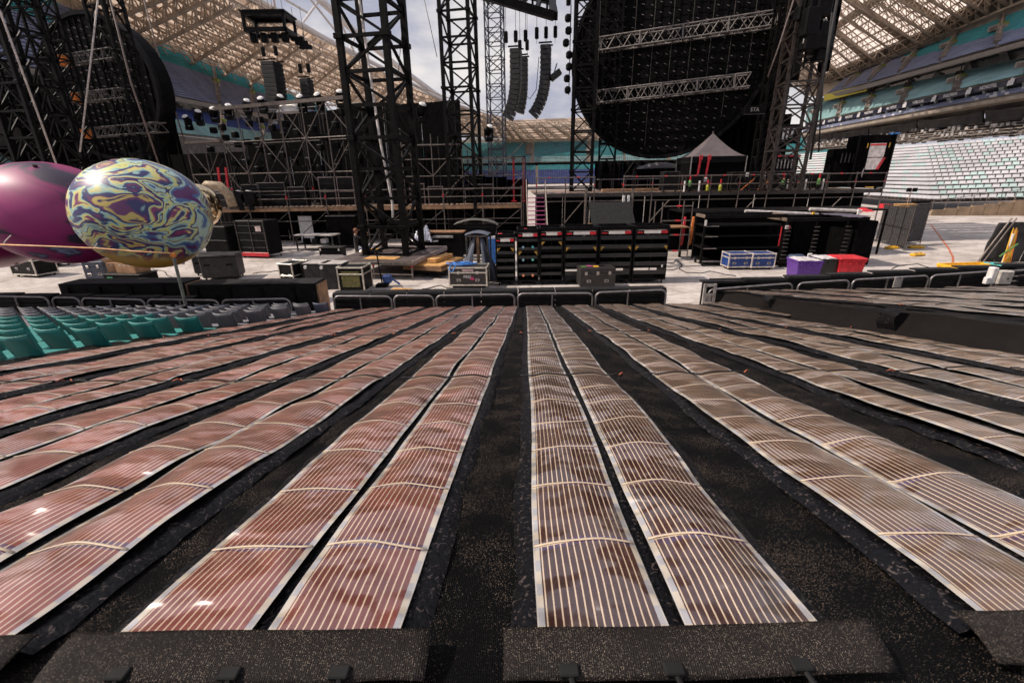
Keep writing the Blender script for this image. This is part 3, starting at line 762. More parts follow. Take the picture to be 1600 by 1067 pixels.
    if flap:
        def fl(t, y):
            x = cx(y0) + (2 * t - 1) * (half + .02) + .03 * nz3(t * 2, y * 3, seed); k = (y0 + .012 - y) / .14
            return (x, y + .012 * nz3(t * 3, seed), base(x, y) + .056 - .05 * k * k + .012 * nz3(t * 4, y * 8, seed) * min(1, k * 3))
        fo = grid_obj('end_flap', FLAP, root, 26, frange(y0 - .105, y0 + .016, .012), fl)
        sm = fo.modifiers.new('solid', 'SOLIDIFY'); sm.thickness = .004
        for k in range(3):
            x = cx(y0) - half * .7 + k * half * .68 + rnd.uniform(-.05, .05); yb = y0 - .088
            bz = base(x, yb) + .035
            q = boxp('buckle', (x, yb, bz), (.045, .03, .012), RUB, root, .003)
            MB().tube([(x, yb, bz), (x + .02, yb - .08, bz - .02), (x + .03, yb - .2, bz - .04)], .006, 5).build('strap', RUB, root)
    return root

# black shade cloth laid over the seats, one sheet
def tarpf(t, y):
    x = lerp(-6.35, 5.5, t) + .055 * y; 
    x = min(x, 5.32 + max(0, y - 6.7) * .15)
    return (x, y, zs(y) + und(x, y) - .012 + .020 * nz3(x * 3.1, y * 2.2, 5) + .006 * nz3(x * 11, y * 5, 2))
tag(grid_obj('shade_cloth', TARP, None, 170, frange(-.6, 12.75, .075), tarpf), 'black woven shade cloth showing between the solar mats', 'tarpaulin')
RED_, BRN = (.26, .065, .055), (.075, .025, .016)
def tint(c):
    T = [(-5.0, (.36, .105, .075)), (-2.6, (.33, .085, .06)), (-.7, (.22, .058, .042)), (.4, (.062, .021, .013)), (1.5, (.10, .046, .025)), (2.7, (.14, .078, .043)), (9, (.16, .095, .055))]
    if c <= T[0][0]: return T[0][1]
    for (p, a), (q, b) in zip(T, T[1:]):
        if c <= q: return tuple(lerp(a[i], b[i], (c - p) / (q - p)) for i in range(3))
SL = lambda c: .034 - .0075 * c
CENT = [(-5.62, 'solar mat along the plastic seats, narrowest, a single reddish film', 4.0, False, (0,)),
        (-4.66, 'reddish twin film solar mat second from the plastic seats', 3.2, False, (-1, 1)),
        (-3.62, 'reddish twin film solar mat third from the plastic seats', 2.2, False, (-1, 1)),
        (-2.62, 'pink red twin film solar mat fourth from the plastic seats', 1.4, False, (-1, 1)),
        (-1.66, 'pink red solar mat running off the lower left corner', .80, True, (-1, 1)),
        (-.68, 'solar mat with strong pink glare left of the central dark gap', .80, True, (-1, 1)),
        (.385, 'dark brown solar mat right of the central dark gap, grey end flap', .80, True, (-1, 1)),
        (1.50, 'brown solar mat whose grey flap lies in the lower right corner', .82, True, (-1, 1)),
        (2.66, 'brown solar mat leaving the picture halfway up the right edge', 1.5, False, (-1, 1)),
        (3.74, 'brown solar mat second from the hanging black skirt', 2.2, False, (-1, 1)),
        (4.78, 'brown solar mat lying against the hanging black skirt', 2.8, False, (-1, 1))]
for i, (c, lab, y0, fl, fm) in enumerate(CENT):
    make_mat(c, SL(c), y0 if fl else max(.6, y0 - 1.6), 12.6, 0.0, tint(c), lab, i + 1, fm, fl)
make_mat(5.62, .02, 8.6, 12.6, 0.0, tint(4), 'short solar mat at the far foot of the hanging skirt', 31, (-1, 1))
# raised block at the right with its hanging skirt
def skx(y): return 5.30 + max(0, y - 6.7) * .15
def skirtf(t, y):
    f = .05 * nz3(y * 1.7, 3) + .03 * nz3(y * 4.1, 9)
    x = skx(y) + f * (1 - t) + .10 * (1 - t) * 0 - .12 * (1 - t) ** 2 + .10 * t
    return (x, y, zs(y) - .05 + t * (.36 + .04 * nz3(y * .8, 5)))
sk = thing('raised_seating_cover', 'black cloth skirt and cover over the raised block of seats at right', 'tarpaulin')
vs = grid_obj('skirt', SKIRT, sk, 10, frange(-.6, 13.2, .06), skirtf)
def topf(t, y): x = skx(y) + .098 + t * (14 + .3 * y); return (x, y, zs(y) + .308 + .5 * und(x, y) + .04 * nz3(y * .8, 5) * (1 - t))
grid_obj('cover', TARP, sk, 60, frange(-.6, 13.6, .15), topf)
for k, y in enumerate((9.9, 6.05)):
    p = V((skx(y) - .05, y, zs(y) + .18))
    def lump(t, yy, p=p, k=k):
        a = t * math.pi; r = (.20 + .06 * nz3(t * 4, yy * 3, k))
        return (p.x + .08 - math.sin(a) * r * .55, yy, zs(yy) - .03 + (1 - t) * .42 + .06 * math.sin(a))
    grid_obj('overlap_fold', HEM, sk, 10, frange(y - .16, y + .16, .03), lump)
names = ['first', 'second', 'third', 'fourth', 'fifth', 'sixth', 'seventh', 'eighth', 'ninth', 'tenth', 'eleventh', 'twelfth', 'thirteenth', 'fourteenth', 'fifteenth', 'sixteenth', 'seventeenth', 'eighteenth', 'nineteenth', 'twentieth', 'twenty first', 'twenty second', 'twenty third', 'twenty fourth']
for k in range(9):
    c = 6.0 + k * 1.05
    make_mat(c, .055 + .02 * k, 2.5 + k * .6, 13.3, .33, (.13, .08, .05), 'solar mat on the raised block, %s beyond the hanging skirt' % names[k], 50 + k, (-1, 1), False, 'solar film mats on the raised block', False)

# ================================================================== PLASTIC SEATS AT THE LEFT
SEAT_T = mat('turquoise_seat_shell', (0.03, 0.215, 0.195), 0.42, 0, 0.12, 3.0)
SEAT_G = mat('grey_seat_shell', (0.17, 0.165, 0.18), 0.42, 0, 0.12, 3.0)
SEAT_B = mat('bluish_seat_shell', (0.11, 0.125, 0.17), 0.42, 0, 0.12, 3.0)
def shell_back():
    mb = MB(); N, K = 8, 6; g = {}
    for s in (0, 1):
        for j in range(K + 1):
            t = j / K
            for i in range(N + 1):
                u = 2 * i / N - 1
                w = .215 * (1 - .10 * (1 - t) ** 2)
                x = u * w; y = -.10 - .16 * t + .05 * u * u - s * .028; z = .40 + .42 * t + .022 * u * u * t
                g[s, j, i] = len(mb.v); mb.v.append((x, y, z))
    for s in (0, 1):
        for j in range(K):
            for i in range(N):
                f = (g[s, j, i], g[s, j, i + 1], g[s, j + 1, i + 1], g[s, j + 1, i]); mb.f.append(f if s else f[::-1])
    for i in range(N):
        mb.f.append((g[0, K, i], g[0, K, i + 1], g[1, K, i + 1], g[1, K, i])[::-1]); mb.f.append((g[0, 0, i], g[0, 0, i + 1], g[1, 0, i + 1], g[1, 0, i]))
    for j in range(K):
        mb.f.append((g[0, j, 0], g[0, j + 1, 0], g[1, j + 1, 0], g[1, j, 0])); mb.f.append((g[0, j, N], g[0, j + 1, N], g[1, j + 1, N], g[1, j, N])[::-1])
    return mb
def shell_pan():
    mb = MB(); mb.box((0, .10, .415), (.42, .42, .05), .02); return mb
sb_, sp_ = shell_back(), shell_pan()
smesh = {m.name: (sb_.mesh('backrest', m, True), sp_.mesh('pan', m)) for m in (SEAT_T, SEAT_G, SEAT_B)}
lmesh = MB().beam((0, -.05, .40), (0, -.22, .0), .06, .05).mesh('bracket', DSTEEL)
ROW = .80
LEDGE = lambda y: -5.98 + max(0, y - 4.2) * .165
nrow = 9
rnames = ['frontmost row'] + ['%s row behind the railing' % w for w in names[1:9]]
for r in range(nrow):
    y = 11.9 - r * ROW
    x1 = LEDGE(y) - .36
    for k in range(22):
        x = x1 - k * .52
        if x < -(y * 1.22 + 1.5): break
        m = SEAT_T if r >= 4 and not (r == 4 and k < 3) else (SEAT_B if (r * 7 + k * 3) % 11 == 0 else SEAT_G)
        nm = {'turquoise_seat_shell': 'turquoise', 'grey_seat_shell': 'grey', 'bluish_seat_shell': 'dark bluish grey'}[m.name]
        t = thing('plastic_chair', '%s seat, %s from the solar mats, %s' % (nm, names[k], rnames[r]), 'seat', (x, y, zs(y) - .45), random.uniform(-.03, .03), 'empty plastic seats at the left')
        for me, n_ in ((smesh[m.name][0], 'backrest'), (smesh[m.name][1], 'pan'), (lmesh, 'bracket')):
            o = bpy.data.objects.new(n_, me); col.objects.link(o); o.parent = t; o.scale = (.92, .92, .92)
# stepped concrete under those seats
st = MB()
for r in range(-1, 15):
    y = 11.9 - r * ROW
    x1 = LEDGE(y) + .25
    st.box(((-20 + x1) / 2, y - .05, zs(y) - .36 - .6), (x1 + 20, ROW, 1.2), 0)
tag(st.build('terrace', CONCD), kind='structure')
# solid body of the covered tier (what the cloth lies on)
bd = MB(); bd.add([(-6.3, -.6, zs(-.6) - .25), (5.2, -.6, zs(-.6) - .25), (6.1, 12.7, zs(12.7) - .2), (-4.9, 12.7, zs(12.7) - .2), (-6.3, -.6, 0), (5.2, -.6, 0), (6.1, 12.7, 0), (-4.9, 12.7, 0)], [(0, 1, 2, 3), (0, 4, 5, 1), (1, 5, 6, 2), (2, 6, 7, 3), (3, 7, 4, 0)])
bd.add([(5.5, -.6, zs(-.6) + .2), (20, -.6, zs(-.6) + .2), (24, 13.5, zs(13.5) + .2), (6.5, 13.5, zs(13.5) + .2), (5.5, -.6, 0), (20, -.6, 0), (24, 13.5, 0), (6.5, 13.5, 0)], [(0, 1, 2, 3), (0, 4, 5, 1), (1, 5, 6, 2), (2, 6, 7, 3), (3, 7, 4, 0)])
tag(bd.build('tier_base', CONCD), kind='structure')
# ================================================================== TOWERS, SCREENS AND STAGE
STG = R(-21.0)                                   # the stage stands turned to the tier
ex, ey = V((math.cos(STG), math.sin(STG), 0)), V((-math.sin(STG), math.cos(STG), 0))
def ground_at(px, py, Y):
    p = D(px, py, Y); return V((p.x, p.y, 0))
def tower(label, base, w, z0, z1, bay, ch, br, rz=R(-11), m=BLACK2, style='z', cat='tower'):
    t = thing('lattice_tower', label, cat, (base.x, base.y, z0), rz, 'black lattice towers')
    h = w / 2; H_ = z1 - z0; n = int(H_ / bay)
    cs = [(-h, -h), (h, -h), (h, h), (-h, h)]
    for x, y in cs:
        bar('chord', (x, y, 0), (x, y, H_), ch, m, t)
    for k in range(n + 1):
        z = k * bay
        for i in range(4):
            a, b = cs[i], cs[(i + 1) % 4]
            if z < H_ - .05: bar('strut', (*a, z), (*b, z), br, m, t)
            if k < n:
                if (k + i) % 2: a, b = b, a
                if style == 'z': bar('brace', (*a, z), (*b, z + bay), br * .8, m, t)
                elif style == 'k':
                    c = ((a[0] + b[0]) / 2, (a[1] + b[1]) / 2)
                    bar('brace', (*a, z), (*c, z + bay), br * .8, m, t); bar('brace', (*b, z), (*c, z + bay), br * .8, m, t)
                else:
                    bar('brace', (*a, z), (*b, z + bay), br * .8, m, t)
                    if k % 2 == 0: bar('brace', (*b, z), (*a, z + bay), br * .8, m, t)
        if k % 3 == 1:
            for x, y in cs: boxp('joint_plate', (x, y, z), (ch * 1.5, ch * 1.5, ch * .8), m, t)
    return t
T1 = tower('thick black lattice tower standing on the low plywood-topped platform', D(618, 400, 22.3), 2.0, .86, 15.5, 1.25, .24, .13)
T1w = MB().tube([T1.location + V(p) for p in ((-.55, .2, 12), (-.35, .1, 8), (-.15, -.1, 5), (.1, 0, 2.2), (.05, 0, 1.6))], .055, 6).build('white_strap', mat('white_webbing', (.75, .70, .66), .6), None)
tag(T1w, 'long white strap hanging inside the thick black tower', 'strap')
tower('black lattice tower just right of the thick nearest tower', D(728, 300, 33), 1.75, .05, 19, 1.35, .2, .11)
T3 = tower('slender dark tower standing far back left of the hanging speakers', D(777, 235, 48), 1.45, .1, 26, 1.1, .11, .07, style='x', m=mat('dark_blue_steel', (.03, .035, .055), .45, .4, .4))
tower('black tower just right of the hanging speakers', D(908, 290, 37), 1.5, 3.05, 22, 1.4, .2, .10, style='x')
tower('black tower at the left rim of the big right screen', D(946, 290, 41), 1.3, 3.05, 24, 1.2, .15, .09, style='k')
tower('black tower with ropes in front of the translucent right roof', D(1219, 290, 30), 1.75, 3.05, 18, 1.2, .17, .09, style='x', m=mat('brown_black_steel', (.035, .026, .022), .4, .3, .6))
tower('black tower at the far right edge of the dark curtain', D(1187, 290, 34), 1.2, 3.05, 20, 1.1, .13, .08, style='k')
tower('leftmost black lattice tower cut by the picture edge', D(62, 200, 28), 2.0, .05, 17, 1.3, .20, .11, style='k')
tower('black tower crossing in front of the left screen', D(214, 200, 34), 1.35, .05, 19, 1.2, .16, .09, style='k')
tower('thin dark tower between the left edge tower and the left screen', D(118, 200, 31), 1.1, .05, 18, 1.1, .13, .08, style='x')
tower('wide dark tower behind the leftmost tower', D(5, 150, 33), 2.2, .05, 20, 1.3, .18, .1, style='x')

def truss(name, label, p, q, s, parent=None, m=ALU, n=None, rc=.06, rw=.035):
    p, q = V(p), V(q)
    t = parent or thing(name, label, 'truss', p)
    o = V((0, 0, 0)) if parent is None else p
    d = q - p; L = d.length; u = d / L; a = u.cross(V((0, 0, 1))).normalized() * s / 2; b = a.cross(u).normalized() * s / 2
    n = n or max(3, int(L / s / .9))
    cs = [a + b, a - b, -a - b, -a + b]
    for c in cs: bar('chord', o + c, o + d + c, rc, m, t, round_=True)
    for k in range(n):
        f0, f1 = k / n, (k + 1) / n
        for i in range(4):
            c, e = cs[i], cs[(i + 1) % 4]
            if k % 2: c, e = e, c
            bar('web_tube', o + d * f0 + c, o + d * f1 + e, rw, m, t, round_=True)
    for k in range(0, n + 1, max(2, n // 4)):
        for i in range(4): bar('end_frame', o + d * (k / n) + cs[i], o + d * (k / n) + cs[(i + 1) % 4], rc * 1.2, m, t, round_=True)
    return t

# ---- round video screens seen from behind
BRK = mat('bracket_metal', (.24, .20, .18), .4, .6, .3)
PANEL = mat('screen_back', (.003, .003, .0033), .6, 0, .5, 2.0, .2, 8, spec=.05)
def screen(label, c, r, rz, th, rows):
    t = thing('round_screen', label, 'video screen', c, rz, 'round video screens seen from behind')
    N = 72
    mb = MB(); mb.cyl((0, 0, 0), r, th, N, 1); mb.build('screen_shell', PANEL, t)
    rim = MB()
    for i in range(N):
        a0, a1 = 2 * math.pi * i / N, 2 * math.pi * (i + 1) / N
        rim.beam((r * math.cos(a0), -th * .5, r * math.sin(a0)), (r * math.cos(a1), -th * .5, r * math.sin(a1)), .28, .28)
    rim.build('rim', BLACK, t)
    k = 0; st = r / rows
    brk = MB(); seams = MB()
    for i in range(-rows, rows + 1):
        x = i * st; hh = math.sqrt(max(0, r * r - x * x)) - .25
        if hh > .5: seams.beam((x, -th / 2 - .05, -hh), (x, -th / 2 - .05, hh), .10, .09)
        for j in range(-rows, rows + 1):
            z = j * st + .12 * ((i * 3) % 2)
            if x * x + z * z < (r - .5) ** 2:
                brk.beam((x - .09, -th / 2 - .16, z + .05), (x + .09, -th / 2 - .16, z - .03), .045, .025)
                seams.box((x + st / 2, -th / 2 - .03, z), (st * .88, .05, st * .90), 0)
    seams.build('panel_frames', mat('frame_black', (.0035, .003, .0035), .5, 0, .5, spec=.06), t)
    tag(brk.build('panel_brackets', BRK, t), kind='stuff')
    return t
cR_ = D(1042, 88, 40)
scr = screen('large round black screen at right seen from behind, bright trusses across', cR_, 7.15, STG, .9, 11)
cL_ = D(172, 142, 40)
scr2 = screen('round black screen at left seen from behind, half hidden by towers', cL_, 4.9, R(-9), 1.5, 9)
for i in range(-4, 6):                                              # vertical hang cables on the screen's back
    x = i * 1.35; hh = math.sqrt(7.1 ** 2 - x * x)
    bar('hang_cable', (x + .3, -.75, hh), (x + .3, -.75, -hh * random.uniform(.3, .95)), .05, DSTEEL, scr, round_=True)
def onplane(c, px, py, off):                                         # point on a plane parallel to the stage front
    r = ray(px, py); n = ey; o = V((0, 0, CAM_H)); return o + r * (((c + n * off) - o).dot(n) / r.dot(n))
for a, b, lb in (((938, 71), (1246, 25), 'upper bright aluminium truss across the right screen'), ((931, 153), (1172, 126), 'lower bright aluminium truss across the right screen')):
    truss('truss_beam', lb, onplane(cR_, *a, -1.3), onplane(cR_, *b, -1.3), .85, rc=.11, rw=.06, n=22, m=mat('screen_truss', (.20, .18, .17), .45, .5, .3, 6))
for a, b, lb in (((93, 97), (182, 84), 'topmost truss across the left screen'), ((115, 155), (198, 146), 'middle truss across the left screen'), ((133, 209), (255, 199), 'lowest truss across the left screen')):
    truss('truss_beam', lb, onplane(cL_, *a, -4.2), onplane(cL_, *b, -4.2), .55, rc=.075, rw=.045, n=14, m=mat('dull_truss', (.11, .10, .095), .45, .7, .4))
for a, b, lb in (((98, 96), (108, 96), 'upper'), ((118, 154), (127, 153), 'middle'), ((132, 209), (143, 208), 'lower')):
    p = onplane(cL_, *a, -4.6); bo = thing('orange_ratchet', '%s orange strap wrapped round a left screen truss end' % lb, 'strap', p)
    for k in range(3): boxp('strap_loop', (k * .09 + .05, 0, 0), (.05, .62, .62), ORANGE, bo)

# ---- dark hangings right of the right screen
def curtain(label, pxa, pxb, y0, y1, Y, folds=9, m=VOID):
    a0, b0 = D(pxa, y0, Y), D(pxb, y0, Y); z1 = D(pxa, y1, Y).z
    t = thing('black_curtain', label, 'curtain', (0, 0, 0))
    for k in range(3):
        def fn(u, z, k=k):
            s = (k + u * .985) / 3; x = lerp(a0.x, b0.x, s); return (x, lerp(a0.y, b0.y, s) + .14 * math.sin(s * folds * 6.3) + .1 * nz3(s * 5, z), z)
        o = grid_obj('curtain_width', m, t, 24, frange(z1, a0.z, .5), fn)
        sm = o.modifiers.new('solid', 'SOLIDIFY'); sm.thickness = .03
    return t
curtain('black curtain hanging right of the big right screen', 1165, 1262, -60, 200, 39)
curtain('black curtain closing the wing behind the tent', 1120, 1238, 180, 292, 41)
curtain('black backdrop low behind the right stage deck', 930, 1062, 252, 296, 46)

curtain('black curtain in the wing behind the leftmost towers', -90, 110, 120, 345, 46)
curtain('black curtain beside the left screen', 108, 275, 190, 340, 47)
sdr = thing('added_shade_drape', 'black drapes hanging edge on above the roped tower, added to shade the floor', 'curtain', (18.3, 29.6, 0))  # dark mass by the tower, its slit drapes added to shade the field
for k in range(6):
    o = grid_obj('drape_width', VOID, sdr, 10, frange(9.6 + .9 * (k % 2), 23, .7), lambda u, z, k=k: (.12 * math.sin(u * 9) + .1 * nz3(k, z), (k + u * .82) * 1.45, z)); o.modifiers.new('s', 'SOLIDIFY').thickness = .03
bar('drape_pipe', (0, -.1, 23), (0, 8.8, 23), .1, BLACK2, sdr, round_=True)
# ---- hanging speaker arrays
SPK = mat('speaker_black', (.020, .019, .02), .5, 0, .4, 4, .1, 60)
GRL = mat('speaker_rigging', (.34, .29, .26), .45, .4, .4)
def array(label, px, y0, y1, Y, n, w, d, bend, hoists=3, rz=R(-10)):
    top, bot = D(px, y0, Y), D(px, y1, Y); L = top.z - bot.z; h = L / n
    t = thing('speaker_array', label, 'speaker array', top, rz, 'hanging speaker arrays')
    x = z = 0.0; ang = 0.0
    for k in range(n):
        f = k / (n - 1); ang = bend * max(0, f - .25) ** 1.6 * 1.5
        cz = z - h / 2 * math.cos(ang); cx_ = x - h / 2 * math.sin(ang)
        o = MB().box((0, 0, 0), (d, w, h * .93), .02).build('speaker_box', SPK, t); o.location = (cx_, 0, cz); o.rotation_euler = (0, ang, 0)
        for sy in (-1, 1):
            r = MB().box((-d / 2 - .015, sy * w * .28, 0), (.05, w * .30, h * .50), .01).build('rear_rigging', GRL, o)
        g = MB().box((d / 2 + .01, 0, 0), (.03, w * .92, h * .8), .005).build('grille', BLACK, o)
        x -= h * math.sin(ang); z -= h * math.cos(ang)
    bar('hang_frame', (-d * .7, -w * .4, .12), (d * .7, -w * .4, .12), .10, BLACK, t); bar('hang_frame', (-d * .7, w * .4, .12), (d * .7, w * .4, .12), .10, BLACK, t)
    for k in range(hoists):
        hx = (k - (hoists - 1) / 2) * d * 1.0
        boxp('chain_hoist', (hx, 0, .85), (.28, .28, .75), BLACK, t, .05)
        bar('chain', (hx, 0, 1.2), (hx, 0, 5.5), .035, DSTEEL, t, round_=True)
        bar('chain', (hx, 0, .15), (hx, 0, .5), .03, DSTEEL, t, round_=True)
    return t
array('left of the two tall curved speaker arrays hanging against the sky', 806, 78, 188, 40, 14, 1.15, .75, .55)
array('right of the two tall curved speaker arrays hanging against the sky', 853, 72, 186, 40, 15, 1.1, .70, .75)
array('small speaker array tucked behind the left tall array', 818, 90, 178, 43, 12, .9, .6, .3, 2)
array('black speaker array hanging below the beige left roof', 424, 98, 172, 46, 11, 1.4, 1.2, .2, 2)
array('narrow speaker array hanging right of the left roof speakers', 478, 124, 172, 47, 8, .9, .8, .2, 2)
rig = thing('rigging_frame', 'dark steel rigging grid above the hanging speakers', 'rigging', (0, 0, 0))
q = [D(752, -8, 38), D(866, 26, 38), D(862, 2, 44), D(792, -16, 44)]
for a, b in ((0, 1), (1, 2), (2, 3), (3, 0)): bar('grid_beam', q[a], q[b], .5, BLACK2, rig)
for s in (.25, .5, .75): bar('grid_beam', q[0].lerp(q[1], s), q[3].lerp(q[2], s), .3, BLACK2, rig)
bar('grid_beam', q[0] + V((0, 0, 1.2)), q[1] + V((0, 0, 1.2)), .3, BLACK2, rig)
for s in (.1, .3, .5, .7, .9): bar('grid_post', q[0].lerp(q[1], s), q[0].lerp(q[1], s) + V((0, 0, 1.2)), .15, BLACK2, rig)
rig2 = thing('rigging_frame', 'black box frame with lamps hanging under the left roof', 'rigging', D(424, 52, 44))
for z in (0, 1.1):
    for a, b in (((-1.6, -1), (1.6, -1)), ((1.6, -1), (1.6, 1)), ((1.6, 1), (-1.6, 1)), ((-1.6, 1), (-1.6, -1))): bar('grid_beam', (*a, z), (*b, z), .28, BLACK, rig2)
for a in ((-1.6, -1), (1.6, -1), (1.6, 1), (-1.6, 1)): bar('grid_post', (*a, 0), (*a, 1.1), .2, BLACK, rig2)
for k in range(4): bar('hanger', (-1.2 + k * .8, 0, 1), (-1.2 + k * .8, 0, 6), .04, DSTEEL, rig2, round_=True); boxp('hung_lamp', (-1.3 + k * .85, -.4, -.45), (.5, .5, .7), BLACK, rig2, .08)
for k in range(3): boxp('side_arm', (2.0 + k * .3, .2, -.4 - k * .3), (1.0, .3, .3), BLACK, rig2)
boxp('top_deck', (0, 0, 1.25), (3.6, 2.4, .12), BLACK, rig2)
lad = thing('lamp_ladder', 'column of dark lamps hanging beside the tower right of the speakers', 'lamps', D(886, 100, 38))
for k in range(7): boxp('lamp_body', (random.uniform(-.15, .15), 0, 2.8 - k * .75), (.45, .4, .5), BLACK, lad, .12)
bar('lamp_pole', (.2, .1, 3.6), (.2, .1, -2), .07, BLACK, lad, round_=True); bar('lamp_chain', (.2, .1, 3.6), (.2, .1, 8), .03, DSTEEL, lad, round_=True)
boxp('chain_hoist', (0, 0, 4.0), (.3, .3, .9), BLACK, lad, .05)
dl = thing('delay_speaker', 'small black speaker pointing down right of the curved arrays', 'speaker', D(868, 118, 40)); o = boxp('speaker_box', (0, 0, 0), (.9, .6, .45), SPK, dl, .05); o.rotation_euler = (0, R(-35), 0); bar('yoke', (-.1, 0, .2), (.1, 0, .8), .08, BLACK, dl)

# ---- scaffold backstage at left
RTAPE = mat('red_tape', (.5, .02, .03), .5)
sc = thing('scaffold', 'wide tube scaffold with rows of braces behind the balloons', 'scaffold', ground_at(541, 330, 33.5), STG)
bays = [-14.6, -12.6, -10.6, -8.6, -6.6, -4.6, -2.6, -.6, 1.4]
lv = [.25, 2.45, 4.7, 6.9, 9.1]
for i, x in enumerate(bays):
    top = 9.2 if x > -9 else (7.9 if x > -11 else 7.0)
    for d in (0, 1.9, 3.8):
        bar('standard', (x, d, 0), (x, d, top), .07, STEEL if d == 0 else DSTEEL, sc, round_=True)
    if i < len(bays) - 1:
        x2 = bays[i + 1]
        for z in lv:
            if z < top:
                for d in (0, 1.9): bar('ledger', (x, d, z), (x2, d, z), .065, STEEL if d == 0 else DSTEEL, sc, round_=True)
        for z, z2 in ((4.7, 6.9), (6.9, 9.1), (2.45, 4.7)):
            if z2 < top + .2:
                if (i % 2) ^ (z == 6.9): bar('brace', (x, -.05, z), (x2, -.05, z2), .055, STEEL, sc, round_=True)
                else: bar('brace', (x2, -.05, z), (x, -.05, z2), .055, STEEL, sc, round_=True)
                bar('brace', (x, 1.9, z), (x, 3.8, z2), .05, DSTEEL, sc, round_=True)
        if x2 > -9.5: bar('top_beam', (x, -.1, 9.15), (x2, -.1, 9.15), .22, STEEL, sc)
        else: bar('top_beam', (x, -.1, top + .02), (x2, -.1, top + .02), .18, STEEL, sc)
    if i % 2 == 0: bar('red_clip', (x, -.04, 3.5), (x, -.04, 3.7), .1, RTAPE, sc)
for k in range(46):
    x = -14.2 + k * .34; boxp('hung_equipment', (x, .4 + (k % 5) * .7, 5.0 + (k * 7 % 8) * .5), (.5, .4, .45), BLACK, sc, .06)
sc2 = thing('scaffold', 'lower tube scaffold between the two tall black towers', 'scaffold', ground_at(636, 330, 34), R(-6))
for i in range(5):
    x = i * 2.1; top = (7.4, 7.0, 6.0, 5.4, 5.4)[i]
    for d in (0, 2): bar('standard', (x, d, 0), (x, d, top), .07, STEEL if d == 0 else DSTEEL, sc2, round_=True)
    if i < 4:
        for z in (1.1, 2.3, 3.4, 4.3, 5.4, 6.3):
            if z < top: bar('ledger', (x, 0, z), (x + 2.1, 0, z), .065, STEEL, sc2, round_=True)
        for z in (2.3, 4.3):
            if i % 2: bar('brace', (x, -.05, z), (x + 2.1, -.05, z + 2), .055, STEEL, sc2, round_=True)
            else: bar('brace', (x + 2.1, -.05, z), (x, -.05, z + 2), .055, STEEL, sc2, round_=True)
for k in range(9): boxp('platform_mesh', (k * .95 + .3, 1, 5.45 + .9 * (k < 4)), (.9, 1.8, .06), DSTEEL, sc2)
# black mass of the stage building behind the scaffolds
bk = thing('stage_backdrop', 'black cloth wall of the stage behind the left scaffold', 'backdrop', ground_at(541, 330, 33.5), STG)
for k in range(19): hb_ = 9.3 if k > 8 else (8.2 if k > 7 else (7.4 if k > 5 else 6.6)); boxp('backdrop_panel', (-23.1 + k * 1.62, 5.0 + .05 * (k % 2), hb_ / 2), (1.6, .08, hb_), VOID, bk, .01)
bk2 = thing('stage_backdrop', 'black cloth wall behind the lower scaffold left of the pink stairs', 'backdrop', ground_at(636, 330, 37.5), R(-6))
for k in range(6): boxp('backdrop_panel', (.7 + k * 1.62, .05 * (k % 2), (5.8, 5.6, 5.2, 4.4, 4.2, 4.0)[k] / 2), (1.6, .08, (5.8, 5.6, 5.2, 4.4, 4.2, 4.0)[k]), VOID, bk2, .01)
# left stage walkway: timber edge with joist ends and guard rails
wk = thing('walkway', 'long scaffold walkway with timber edge and steel guard rails', 'walkway', (0, 0, 0))
wa, wb = D(330, 326, 32), D(815, 318, 32); wa.z = wb.z = 2.36
L = wb.x - wa.x
TIM = mat('raw_timber', (.34, .20, .11), .7, 0, .3, 3)
for k in range(8): boxp('edge_board', (wa.x + (k + .5) * L / 8, 32, 2.30), (L / 8 * .985, .06, .20), TIM, wk)
for k in range(60): boxp('joist_end', (wa.x + (k + .5) * L / 60, 31.98 + .1, 2.50), (.18 if k % 3 else .26, .12, .07), mat('pale_timber', (.42, .33, .26), .7), wk)
for k in range(10): boxp('deck_board', (wa.x + (k + .5) * L / 10, 33.0, 2.43), (L / 10 * .99, 1.8, .05), PLYD, wk)
for k in range(9):
    x = wa.x + k * L / 8
    bar('standard', (x, 31.9, 0), (x, 31.9, 3.6), .07, STEEL, wk, round_=True); bar('standard', (x, 33.8, 0), (x, 33.8, 3.6), .07, DSTEEL, wk, round_=True)
    if k < 8:
        for z in (.6, 1.55, 3.0, 3.5): bar('guard_rail', (x, 31.88, z), (x + L / 8, 31.88, z), .06, STEEL if z > 1.6 else DSTEEL, wk, round_=True)
        bar('brace', (x, 31.9, .2), (x + L / 8, 31.9, 2.2), .05, DSTEEL, wk, round_=True)
        bar('red_sleeve', (x - .0, 31.86, 3.0), (x + .01, 31.86, 3.18), .10, RTAPE, wk)
for k in range(16):
    boxp('back_cloth', (wa.x + (k + .5) * L / 16, 34.2, 1.1), (L / 16 * .98, .05, 2.2), VOID, wk, .01)
